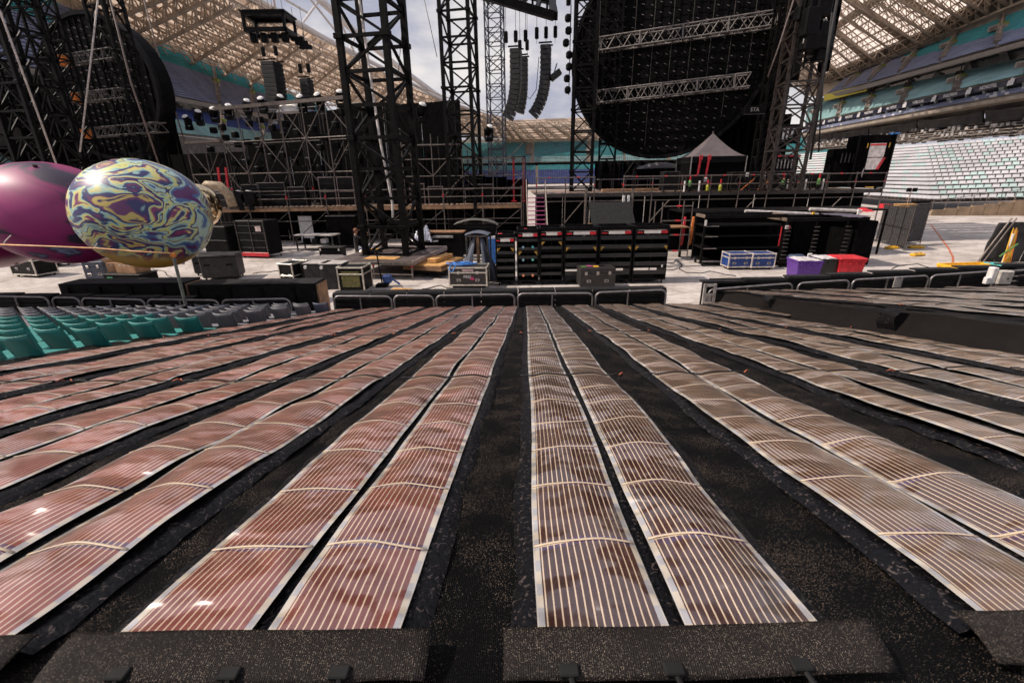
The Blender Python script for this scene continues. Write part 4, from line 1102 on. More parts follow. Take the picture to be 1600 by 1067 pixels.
# equipment racks standing on the walkway
for k, (px, wd, hh, lb) in enumerate(((352, 1.4, 1.0, 'grey control desk on the walkway behind the marbled balloon'), (400, 1.2, 1.5, 'dark rack left of the walkway cabinets'), (432, 1.9, 1.6, 'broad black cabinet on the walkway left of the drum cases'), (470, 1.2, 1.3, 'low black cabinet in the middle of the walkway'), (518, 1.1, 1.9, 'tall cabinet with pale frame left of the thick tower'), (546, 1.1, 1.9, 'tall cabinet with pale frame touching the thick tower'), (655, 1.0, 1.4, 'pale framed trolley right of the thick tower'), (683, 1.0, 1.2, 'second pale framed trolley right of the thick tower'), (758, 1.2, 1.3, 'framed trolley right of the second black tower'))):
    p = D(px, 318, 33.1); fm = mat('pink_grey_frame', (.17, .13, .125), .5, .3)
    t = thing('equipment_cabinet', lb, 'cabinet', (p.x, 33.1, 2.46))
    if k == 0:
        boxp('desk_body', (0, 0, .45), (wd, .7, .9), GREYP, t, .03)
        for q in range(3): boxp('desk_top', (0, -.1 + q * .05, .95 + q * .16), (wd * (1.05 - q * .1), .5, .06), mat('pale_metal', (.42, .39, .38), .5, .3), t)
        continue
    boxp('cabinet_body', (0, 0, hh / 2), (wd, .7, hh), CASE, t, .03)
    for sx in (-1, 1): boxp('frame_post', (sx * wd * .49, -.36, hh / 2), (.06, .06, hh), fm if k > 3 else DSTEEL, t)
    for z in (.06, hh * .5, hh - .04): boxp('frame_rail', (0, -.36, z), (wd, .05, .05), fm if k > 3 else DSTEEL, t)
    for q in range(3): boxp('drawer', (0, -.37, .2 + q * hh * .28), (wd * .8, .03, hh * .2), BLACK, t)

# moving head lights on the scaffold's top beams
def moving_light(label, p, rz, s=1.0):
    t = thing('moving_head_light', label, 'stage light', p, rz, 'moving head lights on the scaffold')
    boxp('lamp_base', (0, 0, .12 * s), (.42 * s, .36 * s, .24 * s), BLACK, t, .03)
    for sx in (-1, 1): boxp('yoke_arm', (sx * .24 * s, 0, .45 * s), (.07 * s, .2 * s, .55 * s), BLACK, t, .02)
    o = MB().cyl((0, 0, 0), .17 * s, .55 * s, 14, 2, .21 * s).build('lamp_head', BLACK, t); o.location = (0, -.05, .62 * s); o.rotation_euler = (R(35), 0, R(20))
    c = MB().cyl((0, 0, .30 * s), .21 * s, .08 * s, 14, 2, .12 * s).build('lens_cap', WHITE, o)
for k, (px, py, Y) in enumerate(((297, 198, 39.4), (313, 190, 39), (338, 186, 38.6), (361, 182, 37.5), (389, 175, 37), (413, 172, 36.4), (440, 169, 36), (474, 170, 35), (502, 167, 34.6), (534, 163, 34.2))):
    p = D(px, py + 6, Y); moving_light('white capped moving light, %s from the left on the scaffold top' % names[k], p, random.uniform(-.6, .6), 1.15)
moving_light('white capped moving light on the scaffold between the two tall black towers', D(660, 192, 34), .3, 1.3)
moving_light('white capped moving light beside the slender far tower', D(764, 222, 36), .3, 1.2)
cv = thing('white_cover', 'white plastic sheet heaped on top of the scaffold', 'sheet', D(455, 176, 35.4), STG)
o = grid_obj('sheet', WHITE, cv, 14, frange(-.5, .5, .08), lambda t, y: ((t - .5) * 1.9, y, .62 * (1 - (2 * t - 1) ** 4) * (1 - (2 * y) ** 4) + .07 * nz3(t * 6, y * 6)))
for nm, px, Y, lb in (('a', 402, 34, 'left'), ('b', 418, 34, 'right')):
    t = thing('floodlight', '%s of two big black lamps on the walkway rail by the balloon' % lb, 'lamp', D(px - 26, 318, 31.6))
    o = MB().cyl((0, 0, 0), .45, .5, 18, 1, .36).build('lamp_body', BLACK, t); o.location = (0, 0, .35); c = MB().box((0, 0, .42), (.25, .3, .10), .03).build('handle', WHITE, o); boxp('yoke', (0, 0, -.25), (.3, .15, .4), BLACK, t)
for k, (px, py) in enumerate(((340, 286), (352, 286))):
    a, b = D(px, py, 33), D(px + 7, py - 24, 33); t = thing('red_hoist_stand', '%s thin red post behind the chrome balloon' % ('left', 'right')[k], 'post', V((a.x, 33, 2.46)))
    bar('post', (0, 0, 0), (.25, 0, b.z - 2.46), .12, RED, t); boxp('foot', (0, 0, .04), (.35, .35, .08), RED, t)
for k, px in enumerate((803, 818)):
    a = D(px, 310, 36); t = thing('red_hoist_stand', '%s tall red post behind the pink stairs' % ('left', 'right')[k], 'post', V((a.x, 36, 2.4)))
    bar('post', (0, 0, 0), (0, 0, 3.1), .14, RED, t); boxp('foot', (0, 0, .04), (.4, .4, .08), RED, t); boxp('head', (0, 0, 3.1), (.3, .3, .2), BLACK, t)

# ---- right stage deck
dk = thing('stage_deck', 'raised stage deck with grey edge beam and guard rails at right', 'stage', (0, 0, 0))
da, db = D(838, 298, 32), D(1378, 290, 32); z_d = 3.0
for k in range(12):
    x0 = lerp(da.x, db.x, k / 12); wd = (db.x - da.x) / 12
    boxp('deck_panel', (x0 + wd / 2, 36.5, z_d), (wd * .992, 9, .12), mat('deck_ply', (.22, .15, .11), .6, 0, .3, 2), dk)
    boxp('edge_beam', (x0 + wd / 2, 31.95, z_d - .04), (wd * .996, .10, .24), DSTEEL, dk)
    boxp('skirt_cloth', (x0 + wd / 2, 33.4 + .06 * (k % 2), 1.42), (wd * .99, .06, 2.84), VOID, dk)
    bar('under_rail', (x0, 31.9, 2.58), (x0 + wd, 31.9, 2.58), .06, STEEL, dk, round_=True)
for k in range(13):
    x = lerp(da.x, db.x, k / 12)
    bar('standard', (x, 31.86, 0), (x, 31.86, z_d + 1.15), .075, STEEL, dk, round_=True)
    bar('red_sleeve', (x, 31.86, z_d + .5), (x, 31.86, z_d + .66), .10, RTAPE, dk, round_=True)
    if k < 12 and k not in (2,):
        x2 = lerp(da.x, db.x, (k + 1) / 12)
        for z in (.55, 1.08): bar('guard_rail', (x, 31.82, z_d + z), (x2, 31.82, z_d + z), .065, STEEL, dk, round_=True)
        bar('red_sleeve', (lerp(x, x2, .4), 31.82, z_d + 1.08), (lerp(x, x2, .47), 31.82, z_d + 1.08), .085, RTAPE, dk, round_=True)
    if k % 3 == 1: bar('diagonal', (x + 1.2, 31.8, 2.6), (x, 31.8, 1.2), .055, STEEL, dk, round_=True)
# pink-tread stairs
sx = D(838, 300, 31.2)
stt = thing('stair_unit', 'steel stairs with pink treads and tall handrails left of the deck', 'stairs', (sx.x, 29.4, 0))
PINK = mat('pink_tread', (.38, .07, .20), .5, 0, .2)
for k in range(11): boxp('tread', (0, k * .25, .26 * (k + 1) - .03), (1.15, .20, .045), PINK, stt)
for s in (-1, 1):
    bar('stringer', (s * .6, -.1, 0), (s * .6, 2.7, 2.9), .05, DSTEEL, stt, d=.16)
    bar('handrail', (s * .62, -.25, .95), (s * .62, 2.5, 4.0), .06, STEEL, stt, round_=True); bar('handrail', (s * .62, -.25, .95), (s * .62, -.2, 0), .06, STEEL, stt, round_=True)
    bar('handrail', (s * .62, 2.5, 4.0), (s * .62, 2.5, 2.9), .06, STEEL, stt, round_=True); bar('mid_rail', (s * .62, -.1, .55), (s * .62, 2.5, 3.45), .045, STEEL, stt, round_=True)
# grey ramp chute in the gap
rp_ = thing('ramp', 'grey sheet ramp between guard posts in the middle of the deck', 'ramp', (D(948, 340, 30).x, 30.4, 0))
o = boxp('ramp_sheet', (0, .3, 2.1), (2.6, 2.2, .08), mat('grey_sheet', (.018, .017, .018), .7, spec=.2), rp_); o.rotation_euler = (R(38), 0, 0); o.location = (0, -.8, .1)
for s in (-1.45, 1.45): bar('ramp_post', (s, -.8, 0), (s, -.8, 3.4), .16, STEEL, rp_, round_=True)
boxp('ramp_lip', (0, -1.35, 1.35), (2.7, .15, .12), TIM, rp_); bar('ramp_rail', (-1.45, -.8, 2.1), (1.45, -.8, 2.1), .06, STEEL, rp_, round_=True)
boxp('side_cheek', (-1.3, -.2, 1.9), (.08, 1.4, .9), mat('grey_sheet', (.16, .15, .16), .5), rp_)
for s in (.9, 1.2): boxp('white_post_cap', (s, -.85, 2.7), (.14, .14, .6), WHITE, rp_)
# pop-up tent
tp = D(1103, 300, 35.5)
TENT = mat('grey_tent_cloth', (.115, .095, .10), .7, 0, .12, 2)
tn = thing('popup_tent', 'grey roofed popup tent with black walls on the right stage', 'tent', (tp.x, 35.5, z_d + .06), R(-4))
H1, H2, w_ = 2.25, 3.85, 1.85
def tentf(t, v):
    k = 1 - v; a = t * 4; i = min(3, int(a)); f = a - i
    cs = [(-1, -1), (1, -1), (1, 1), (-1, 1), (-1, -1)]
    x, y = lerp(cs[i][0], cs[i + 1][0], f) * w_ * k, lerp(cs[i][1], cs[i + 1][1], f) * w_ * k
    sagm = 1 - .10 * math.sin(math.pi * f) * k
    return (x * sagm, y * sagm, H1 + (H2 - H1) * (v ** 1.45) - .10 * math.sin(math.pi * f) * k * 0)
grid_obj('tent_roof', TENT, tn, 40, frange(0, .995, .08), tentf, smooth=False)
for i, (x, y) in enumerate(((-1, -1), (1, -1), (1, 1), (-1, 1))): bar('tent_leg', (x * w_, y * w_, 0), (x * w_, y * w_, H1), .06, ALU, tn)
boxp('valance', (0, -w_, H1 - .2), (2 * w_, .02, .42), BLACK, tn); boxp('valance', (w_, 0, H1 - .2), (.02, 2 * w_, .42), BLACK, tn); boxp('valance', (-w_, 0, H1 - .2), (.02, 2 * w_, .42), BLACK, tn)
for k in range(3): boxp('wall_cloth', (-w_ + (k + .5) * 2 * w_ / 3, -w_ + .05, .95), (2 * w_ / 3 * .99, .02, 1.9), VOID, tn)
boxp('wall_cloth', (-w_ + .03, 0, 1), (.02, 2 * w_ - .1, 2), VOID, tn); boxp('wall_cloth', (0, w_ - .03, 1), (2 * w_ - .1, .02, 2), VOID, tn)
bar('finial', (0, 0, H2 - .05), (0, 0, H2 + .12), .08, TENT, tn)
for k, px in enumerate((1088, 1101)):
    a = D(px, 284, 33); t = thing('red_winch_strap', '%s red winch strap standing before the tent' % ('left', 'right')[k], 'strap', V((a.x, 33, 3.5)))
    bar('strap', (0, 0, 0), (.12, 0, 1.75), .12, RED, t, d=.03); boxp('winch', (0, 0, .3), (.28, .15, .3), WHITE, t, .03); boxp('tag', (.13, 0, 1.72), (.22, .04, .3), RED, t)
# crates with grey outlines, extinguishers and cabinets behind the rails
k = 0
for px, wd, hh, lb in ((1044, 1.1, 1.25, 'black flight case on the deck left of the tent'), (1080, 1.2, 1.0, 'dark case behind the rail below the tent, left'), (1118, 1.2, 1.0, 'dark case behind the rail below the tent, right'), (1150, 1.3, 1.15, 'round vented black cabinet left of the roped tower'), (1176, 1.3, 1.15, 'round vented black cabinet right of its twin'), (1212, 1.2, 1.0, 'dark case behind the rail below the roped tower'), (1242, 1.2, 1.0, 'dark case behind the rail right of the roped tower'), (1272, 1.2, 1.0, 'dark case behind the rail left of the poster cabinet')):
    p = D(px, 300, 33); t = thing('road_case', lb, 'case', (p.x, 33.0, z_d + .06))
    boxp('case_body', (0, 0, hh / 2 + .08), (wd, .8, hh), CASE, t, .02)
    for sx_ in (-1, 1): boxp('corner_trim', (sx_ * wd * .49, -.41, hh / 2 + .08), (.05, .03, hh), DSTEEL, t)
    for z in (.12, hh + .04): boxp('edge_trim', (0, -.41, z), (wd, .03, .05), DSTEEL, t)
    for sx_ in (-1, 1): boxp('castor', (sx_ * wd * .38, -.2, .04), (.08, .1, .08), RUB, t)
    if 'vented' in lb:
        MB().cyl((0, -.42, hh * .55), .34, .03, 24, 1).build('fan_ring', DSTEEL, t); MB().cyl((0, -.44, hh * .55), .29, .03, 24, 1).build('fan_face', BLACK, t)
        o = boxp('orange_strap', (0, -.46, hh * .55), (.04, .02, 1.1), ORANGE, t); o.rotation_euler = (0, R(50), 0)
        boxp('white_label', (wd * .3, -.43, hh * .9), (.2, .02, .25), WHITE, t)
GREENL = mat('green_label', (.08, .20, .05), .5)
for k, (px, kind) in enumerate(((1069, 'w'), (1077, 'g'), (1092, 'w'), (1105, 'y'), (1125, 'y'), (1222, 'g'), (1229, 'w'), (1250, 'g'), (1257, 'w'), (1277, 'g'), (1284, 'w'))):
    p = D(px, 296, 32.2); t = thing('gas_bottle', {'w': 'thin white tube', 'g': 'green labelled bottle with red neck', 'y': 'yellow green bottle'}[kind] + ' behind the deck rail, %s from the left' % names[k], 'bottle', (p.x, 32.2, z_d + .06), 0, 'bottles and tubes along the deck rail')
    if kind == 'w': MB().cyl((0, 0, .35), .06, .7, 10).build('tube', WHITE, t); MB().cyl((0, 0, .75), .03, .12, 8).build('nozzle', BLACK, t)
    else:
        mm = GREENL if kind == 'g' else mat('lime_bottle', (.34, .33, .03), .5)
        z0 = .35 if kind == 'g' else .05
        MB().cyl((0, 0, z0 + .15), .11, .30, 12).build('body', mm, t); MB().cyl((0, 0, z0 + .35), .11, .10, 12, 2, .05).build('shoulder', mm, t); MB().cyl((0, 0, z0 + .55), .05, .35, 8).build('neck', RED, t); MB().cyl((0, 0, z0 / 2), .12, z0, 10).build('base', BLACK, t)
# tall dark cabinet with posters at the deck's right end
pp = D(1362, 280, 33.5)
pc = thing('poster_cabinet', 'tall black cabinet with two white notices at the deck right end', 'cabinet', (pp.x - .6, 33.6, z_d + .05), R(-12))
boxp('cabinet_body', (0, 0, 1.75), (2.2, 1.6, 3.3), VOID, pc, .04)
for s in (-1, 1): boxp('frame_post', (s * 1.06, -.82, 1.75), (.10, .06, 3.3), BLACK, pc)
boxp('notice', (.12, -.83, 2.45), (.95, .02, .85), mat('notice_paper', (.55, .50, .49), .6), pc); boxp('notice_header', (.12, -.845, 2.8), (.95, .012, .10), RED, pc)
n2 = MB().prism([(-.35, 1.25), (.28, 1.25), (.62, 1.98), (-.35, 1.98)], -.845, -.825, 1).build('notice', MATS['notice_paper'], pc); MB().prism([(.28, 1.25), (.45, 1.25), (.72, 1.98), (.56, 1.98)], -.86, -.847, 1).build('notice_header', RED, pc)
for s in (-.5, .78): boxp('yellow_tag', (s, -.84, 2.75), (.06, .02, .3), YEL, pc)
for s in (-.7, .7): boxp('castor', (s, -.5, .06), (.12, .15, .12), RUB, pc)
boxp('yellow_strip', (.2, -.83, .12), (.5, .03, .05), YEL, pc); MB().box((.98, -.6, 3.45), (.3, .9, .1), .01).build('blue_corner', LBLUE, pc)
p2 = thing('machine_cabinet', 'black machine cabinet with chrome hoses left of the notices', 'cabinet', (D(1328, 280, 34).x - .6, 34, z_d + .06), R(-6))
boxp('cabinet_body', (0, 0, 1.35), (2.0, 1.4, 2.5), VOID, p2, .05)
MB().tube([(.75, -.9, .3), (.7, -.95, 1.0), (.78, -.92, 1.7), (.95, -.9, 2.1)], .10, 8).build('chrome_hose', ALU, p2, True); boxp('yellow_clip', (.3, -.75, 2.45), (.2, .1, .2), YEL, p2, .03)
MB().tube([(.1, -.75, 2.7), (.2, -.78, 2.4)], .03, 6).build('cable', YEL, p2)
for k in range(4): bar('hanging_tool', (-.7 + k * .25, -.76, 2.3), (-.72 + k * .25, -.78, 1.7), .06, DSTEEL, p2)
tr = thing('tool_rack', 'dark tool rack with red corners below the roped tower', 'rack', (D(1222, 280, 34).x, 34, z_d + .06))
boxp('rack_back', (0, 0, 1.2), (1.7, .3, 2.2), BLACK, tr, .03)
for s in (-1, 1): boxp('red_corner', (s * .75, -.18, 2.2), (.35, .05, .14), RED, tr)
boxp('top_bar', (0, -.18, 2.2), (1.2, .05, .08), RED, tr)
for k in range(6): boxp('hung_tool', (-.6 + k * .24, -.2, 1.7), (.08, .05, .6), mat('steel_tool', (.3, .28, .27), .4, .7), tr)
tb = thing('work_table', 'long dark trestle table on the deck in front of the black backdrop', 'table', (D(985, 290, 38).x, 38, z_d + .06))
boxp('table_top', (0, 0, .82), (5.2, .9, .07), mat('violet_grey_top', (.13, .11, .13), .4), tb)
for k in range(6):
    for s in (-.35, .35): bar('table_leg', (-2.4 + k * .96, s, 0), (-2.4 + k * .96, s, .8), .06, DSTEEL, tb)
for k in range(5): boxp('deck_kerb', (-2.2 + k * 1.1, -2.6, .09), (1.08, .5, .16), TIM, tb)
hd = thing('domed_cover', 'grey domed cover lying on the black boxes behind the table', 'cover', (D(1031, 268, 44).x, 44, 3.06))
boxp('crate_body', (0, 0, .8), (4.6, 1.6, 1.6), VOID, hd, .03)
grid_obj('dome', mat('grey_cloth_dome', (.11, .10, .10), .7), hd, 16, frange(-.8, .8, .16), lambda t, y: ((t - .5) * 4.4, y, 1.6 + .55 * math.sin(math.pi * t) ** .7 * (1 - (y / .85) ** 2)))
sl_ = thing('lamp_bar', 'row of dark spotlights with a silver frame left of the tent', 'stage lights', D(1030, 262, 44.5))
bar('lamp_bar', (-3.2, 0, -.7), (3.2, 0, -.7), .12, ALU, sl_)
bar('lamp_bar', (-2.3, 0, .6), (3.2, 0, .6), .07, DSTEEL, sl_); bar('end_brace', (-3.2, 0, -.7), (-2.3, 0, .6), .08, DSTEEL, sl_); bar('end_brace', (3.2, 0, -.7), (3.2, 0, .6), .08, DSTEEL, sl_)
for k in range(5):
    o = MB().cyl((0, 0, 0), .36, .6, 16, 1, .28).build('spotlight', BLACK, sl_); o.location = (-2.0 + k * 1.15, -.1, -.1); o.rotation_euler = (R(-20), 0, R(15))
    MB().cyl((0, -.32, 0), .26, .04, 16, 1).build('lens', mat('lens_glass', (.25, .25, .28), .1, .3), o)
# long white tubes on the shelves' canopy and orange line drawn later; ropes
def rope(label, pts, r, m, cat='rope'):
    return tag(MB().tube(pts, r, 6).build('rope', m, None, True), label, cat)
BRN = mat('brown_rope', (.12, .09, .08), .7); WRP = mat('pale_rope', (.45, .40, .37), .6)
rope('pale rope slanting from the top left corner to the deck', [D(-20, -5, 20), D(0, 18, 20), D(90, 262, 20)], .035, WRP)
rope('pale rope with hook crossing the left screen', [D(153, 0, 30), D(140, 110, 29), D(125, 238, 28)], .045, WRP)
rope('thin dark rope across the left screen and tower', [D(172, 0, 27), D(205, 130, 27), D(250, 262, 27)], .045, BRN)
rope('rope dropping from the roof in front of the left stand', [D(225, 0, 40), D(250, 95, 40), D(300, 260, 40)], .05, BRN)
rope('thin rope left of the second tower against the sky', [D(632, 0, 50), D(622, 120, 50)], .035, BRN)
rope('thin rope right of the thick tower against the sky', [D(663, 0, 50), D(683, 90, 50)], .035, BRN)
rope('black rope hanging beside the roped tower at right', [D(1308, 0, 26), D(1292, 90, 26), D(1266, 250, 26)], .06, CORD)
rope('second black rope hanging beside the roped tower at right', [D(1300, 20, 27), D(1285, 140, 27), D(1279, 238, 27)], .04, CORD)
rope('thin rope left of the roped tower', [D(1240, 0, 28), D(1218, 70, 28), D(1200, 120, 28)], .035, BRN)
rope('cable looping below the right curved array', [D(842, 90, 39.5), D(838, 140, 39.5), D(828, 155, 39.5), D(820, 148, 39.5)], .03, CORD, 'cable')
hc = thing('hanging_cluster', 'dense black cluster of hoists hanging right of the roped tower', 'rigging', D(1290, -40, 29))
for k in range(16): boxp('hoist_body', (random.uniform(-.7, .7), random.uniform(-.4, .4), random.uniform(-4.2, 1.5)), (.8, .6, random.uniform(.6, 1.6)), BLACK, hc, .06)
for k in range(4): bar('cluster_pipe', (-.8 + k * .5, 0, -4.6 + .3 * k), (-.8 + k * .5, 0, 5), .12, BLACK2, hc, round_=True)
for k in range(4): boxp('silver_clamp', (random.uniform(-.9, .2), -.45, random.uniform(-3.6, -.8)), (.18, .1, .25), ALU, hc, .02)

sn = thing('sign_board', 'dark board with pale letters hung on the tower right of the screen', 'sign', D(1179, 172, 33.2))
boxp('board', (0, 0, 0), (1.3, .06, .5), BLACK, sn); bar('board_rail', (-.7, -.05, -.27), (.7, -.05, -.25), .05, DSTEEL, sn)
text_obj('STA', .34, mat('dim_white_print', (.34, .32, .32), .5), sn, facing(V((0, -.04, 0)), V((1, 0, 0))), .006)
sn2 = thing('sign_board', 'black banner with tall white strokes behind the roped tower', 'sign', D(1226, 210, 36))
boxp('board', (0, 0, 0), (2.0, .06, 1.3), BLACK, sn2)
for x0, x1, z0, z1 in ((-.85, -.62, -.3, .35), (-.45, -.62, -.3, .35), (-.12, -.08, -.35, .42), (.16, .2, -.35, .42), (.45, .58, -.25, .42), (.9, .62, -.05, .42)): bar('letter_stroke', (x0, -.05, z0), (x1, -.05, z1), .13, PAPER, sn2, d=.02)
# ================================================================== BARRIERS AT THE FOOT OF THE TIER
RAILM = mat('barrier_tube', (.26, .24, .24), .4, .6, .25)
RAILB = mat('barrier_plank', (.009, .0085, .009), .5, 0, .4, spec=.2)
def barrier(label, pa, pb, top, Yb=13.25, mid=True):
    a, b = D(*pa, Yb), D(*pb, Yb); w = (b - a).length; rz = math.atan2(b.y - a.y, b.x - a.x)
    t = thing('crowd_barrier', label, 'barrier', (a.x, a.y, 0), rz, 'hooped crowd barriers along the tier foot')
    za, zb, rr = a.z, b.z, .16
    pts = [(0, 0, 0), (0, 0, za - rr)] + [(rr - rr * math.cos(k * math.pi / 8), 0, za - rr + rr * math.sin(k * math.pi / 8)) for k in (1, 2, 3, 4)]
    pts += [(w - rr + rr * math.sin(k * math.pi / 8), 0, zb - rr + rr * math.cos(k * math.pi / 8)) for k in (0, 1, 2, 3, 4)] + [(w, 0, 0)]
    MB().tube(pts, .030, 8).build('hoop', RAILM, t, True)
    if mid: bar('mid_post', (w * .46, 0, 0), (w * .46, 0, lerp(za, zb, .46) - .02), .05, RAILM, t, round_=True)
    for k in range(3): boxp('plank', (w / 2, .05, lerp(za, zb, .5) - .13 - k * .16), (w * .94, .03, .12), RAILB, t, .006, 0)
    return t
bl = [((521, 463), (611, 463), True), ((615, 462), (677, 462), False), ((681, 462), (804, 460), True), ((809, 459), (926, 458), True), ((931, 457), (1041, 453), True)]
for k, (a, b, m_) in enumerate(bl): barrier('hooped barrier in the middle run, %s from the left' % names[k], a, b, 0, 13.25, m_)
for k, (a, b, m_) in enumerate([((-20, 463), (73, 464), True), ((80, 465), (122, 465), False), ((126, 466), (224, 468), True), ((229, 468), (340, 469), True), ((346, 469), (452, 467), True)]):
    barrier('hooped barrier behind the plastic seats, %s from the left' % names[k], a, b, 0, 13.05, m_)
for k, (a, b, m_) in enumerate([((1108, 452), (1239, 443), True), ((1248, 442), (1328, 438), False), ((1333, 437), (1452, 431), True), ((1456, 430), (1556, 424), True), ((1562, 424), (1690, 418), True)]):
    barrier('hooped barrier in the right run, %s from the left' % names[k], a, b, 0, 14.2, m_)
# solid dark parapet boards behind each run
def parapet(label, pa, pb, Y, dep, n, m=RAILB):
    a, b = D(*pa, Y), D(*pb, Y); w = (b - a).length; rz = math.atan2(b.y - a.y, b.x - a.x)
    t = thing('parapet', label, 'parapet', (a.x, a.y, 0), rz)
    h = (a.z + b.z) / 2
    for k in range(n):
        hh = lerp(a.z, b.z, (k + .5) / n)
        boxp('parapet_board', ((k + .5) * w / n, 0, hh / 2), (w / n * .99, .08, hh), m, t, .01)
        boxp('coping', ((k + .5) * w / n, dep / 2, hh + .015), (w / n * .985, dep, .05), mat('rubber_coping', (.016, .015, .016), .6, 0, .4, spec=.2), t, .012)
    return t
parapet('dark parapet behind the middle run of barriers', (519, 460), (1042, 452), 13.45, .35, 9)
parapet('dark parapet behind the right run of barriers', (1097, 443), (1700, 409), 14.5, .3, 9)
parapet('dark parapet behind the plastic seats', (-30, 462), (300, 468), 13.3, .3, 6)
fe = thing('barrier_end_frame', 'pale steel end frame of the right barrier run', 'frame', D(1098, 476, 14.0))
fe.location.z = .0
for x in (0, .32):
    bar('frame_post', (x, 0, 0), (x, 0, .95), .07, mat('pale_steel', (.5, .46, .43), .4, .4), fe)
for z in (.35, .6, .9): bar('frame_rail', (0, 0, z), (.32, 0, z), .07, MATS['pale_steel'], fe)
boxp('frame_plate', (.16, .03, .48), (.2, .02, .22), MATS['pale_steel'], fe)
pl = thing('mixing_shelf', 'black slanted shelf with a blue strip on the right barrier corner', 'shelf', D(1150, 441, 14.6)); boxp('shelf_top', (0, .2, 0), (1.3, .7, .05), BLACK, pl); boxp('blue_strip', (-.35, .05, .032), (.22, .12, .02), LBLUE, pl); boxp('shelf_side', (0, -.12, -.2), (1.3, .04, .36), BLACK, pl)
wb_ = thing('notice_board', 'small pale notice hung on the right barrier run', 'notice', D(1403, 441, 13.9)); boxp('board', (0, 0, 0), (.26, .03, .34), mat('grey_notice', (.33, .30, .28), .6), wb_); boxp('clip', (0, -.02, .15), (.1, .02, .03), DSTEEL, wb_)
bx = thing('junction_box', 'white boxes at the far right end of the barriers', 'box', D(1566, 433, 13.8)); boxp('box_body', (0, 0, 0), (.42, .25, .4), mat('cream_box', (.5, .46, .41), .5), bx, .02); boxp('box_lid', (-.3, .05, .05), (.16, .2, .5), WHITE, bx, .02); boxp('knob', (.05, -.13, -.02), (.04, .03, .04), BLACK, bx); boxp('foot', (-.45, 0, -.1), (.12, .12, .2), WHITE, bx)
bt = thing('dark_bench', 'dark bench end at the right edge with turquoise cloth', 'bench', D(1592, 425, 14.5)); boxp('bench_top', (.2, 0, .12), (.9, .6, .06), BLACK, bt); boxp('bench_rail', (.2, -.25, -.05), (.9, .04, .06), RAILM, bt); boxp('bench_side', (-.2, 0, -.2), (.05, .5, .6), RAILM, bt); boxp('bench_side', (.6, 0, -.2), (.05, .5, .6), RAILM, bt)
grid_obj('cloth', mat('turquoise_cloth', (.05, .38, .36), .7), bt, 8, frange(-.3, .2, .08), lambda t, y: (-.75 + t * .6, y + .3, .22 + .05 * nz3(t * 5, y * 6)))
# long black boxes below the balloons
for (pa, pb, Y, hh, dp, lb) in (((90, 446), (290, 449), 14.2, .22, .8, 'long black box lid behind the left barriers'), ((292, 447), (494, 447), 13.9, .55, .75, 'long dark wooden box with brown end near the gap')):
    a, b = D(*pa, Y), D(*pb, Y); t = thing('long_box', lb, 'box', (a.x, a.y, 0)); w = b.x - a.x; z = a.z
    boxp('box_body', (w / 2, dp / 2, z / 2), (w, dp, z), CASE, t, .02)
    n = 5
    for k in range(n): boxp('box_lid', ((k + .5) * w / n, dp / 2, z + .02), (w / n * .98, dp * 1.03, .045), mat('rubber_coping', (.016, .015, .016), .6, 0, .4, spec=.2), t, .01)
    boxp('end_board', (w + .02, dp / 2, z / 2), (.05, dp, z * .96), PLYD, t, .01)
    for k in range(4): boxp('side_batten', ((k + .3) * w / 4, -.02, z / 2), (.06, .04, z * .9), BLACK, t, .005)

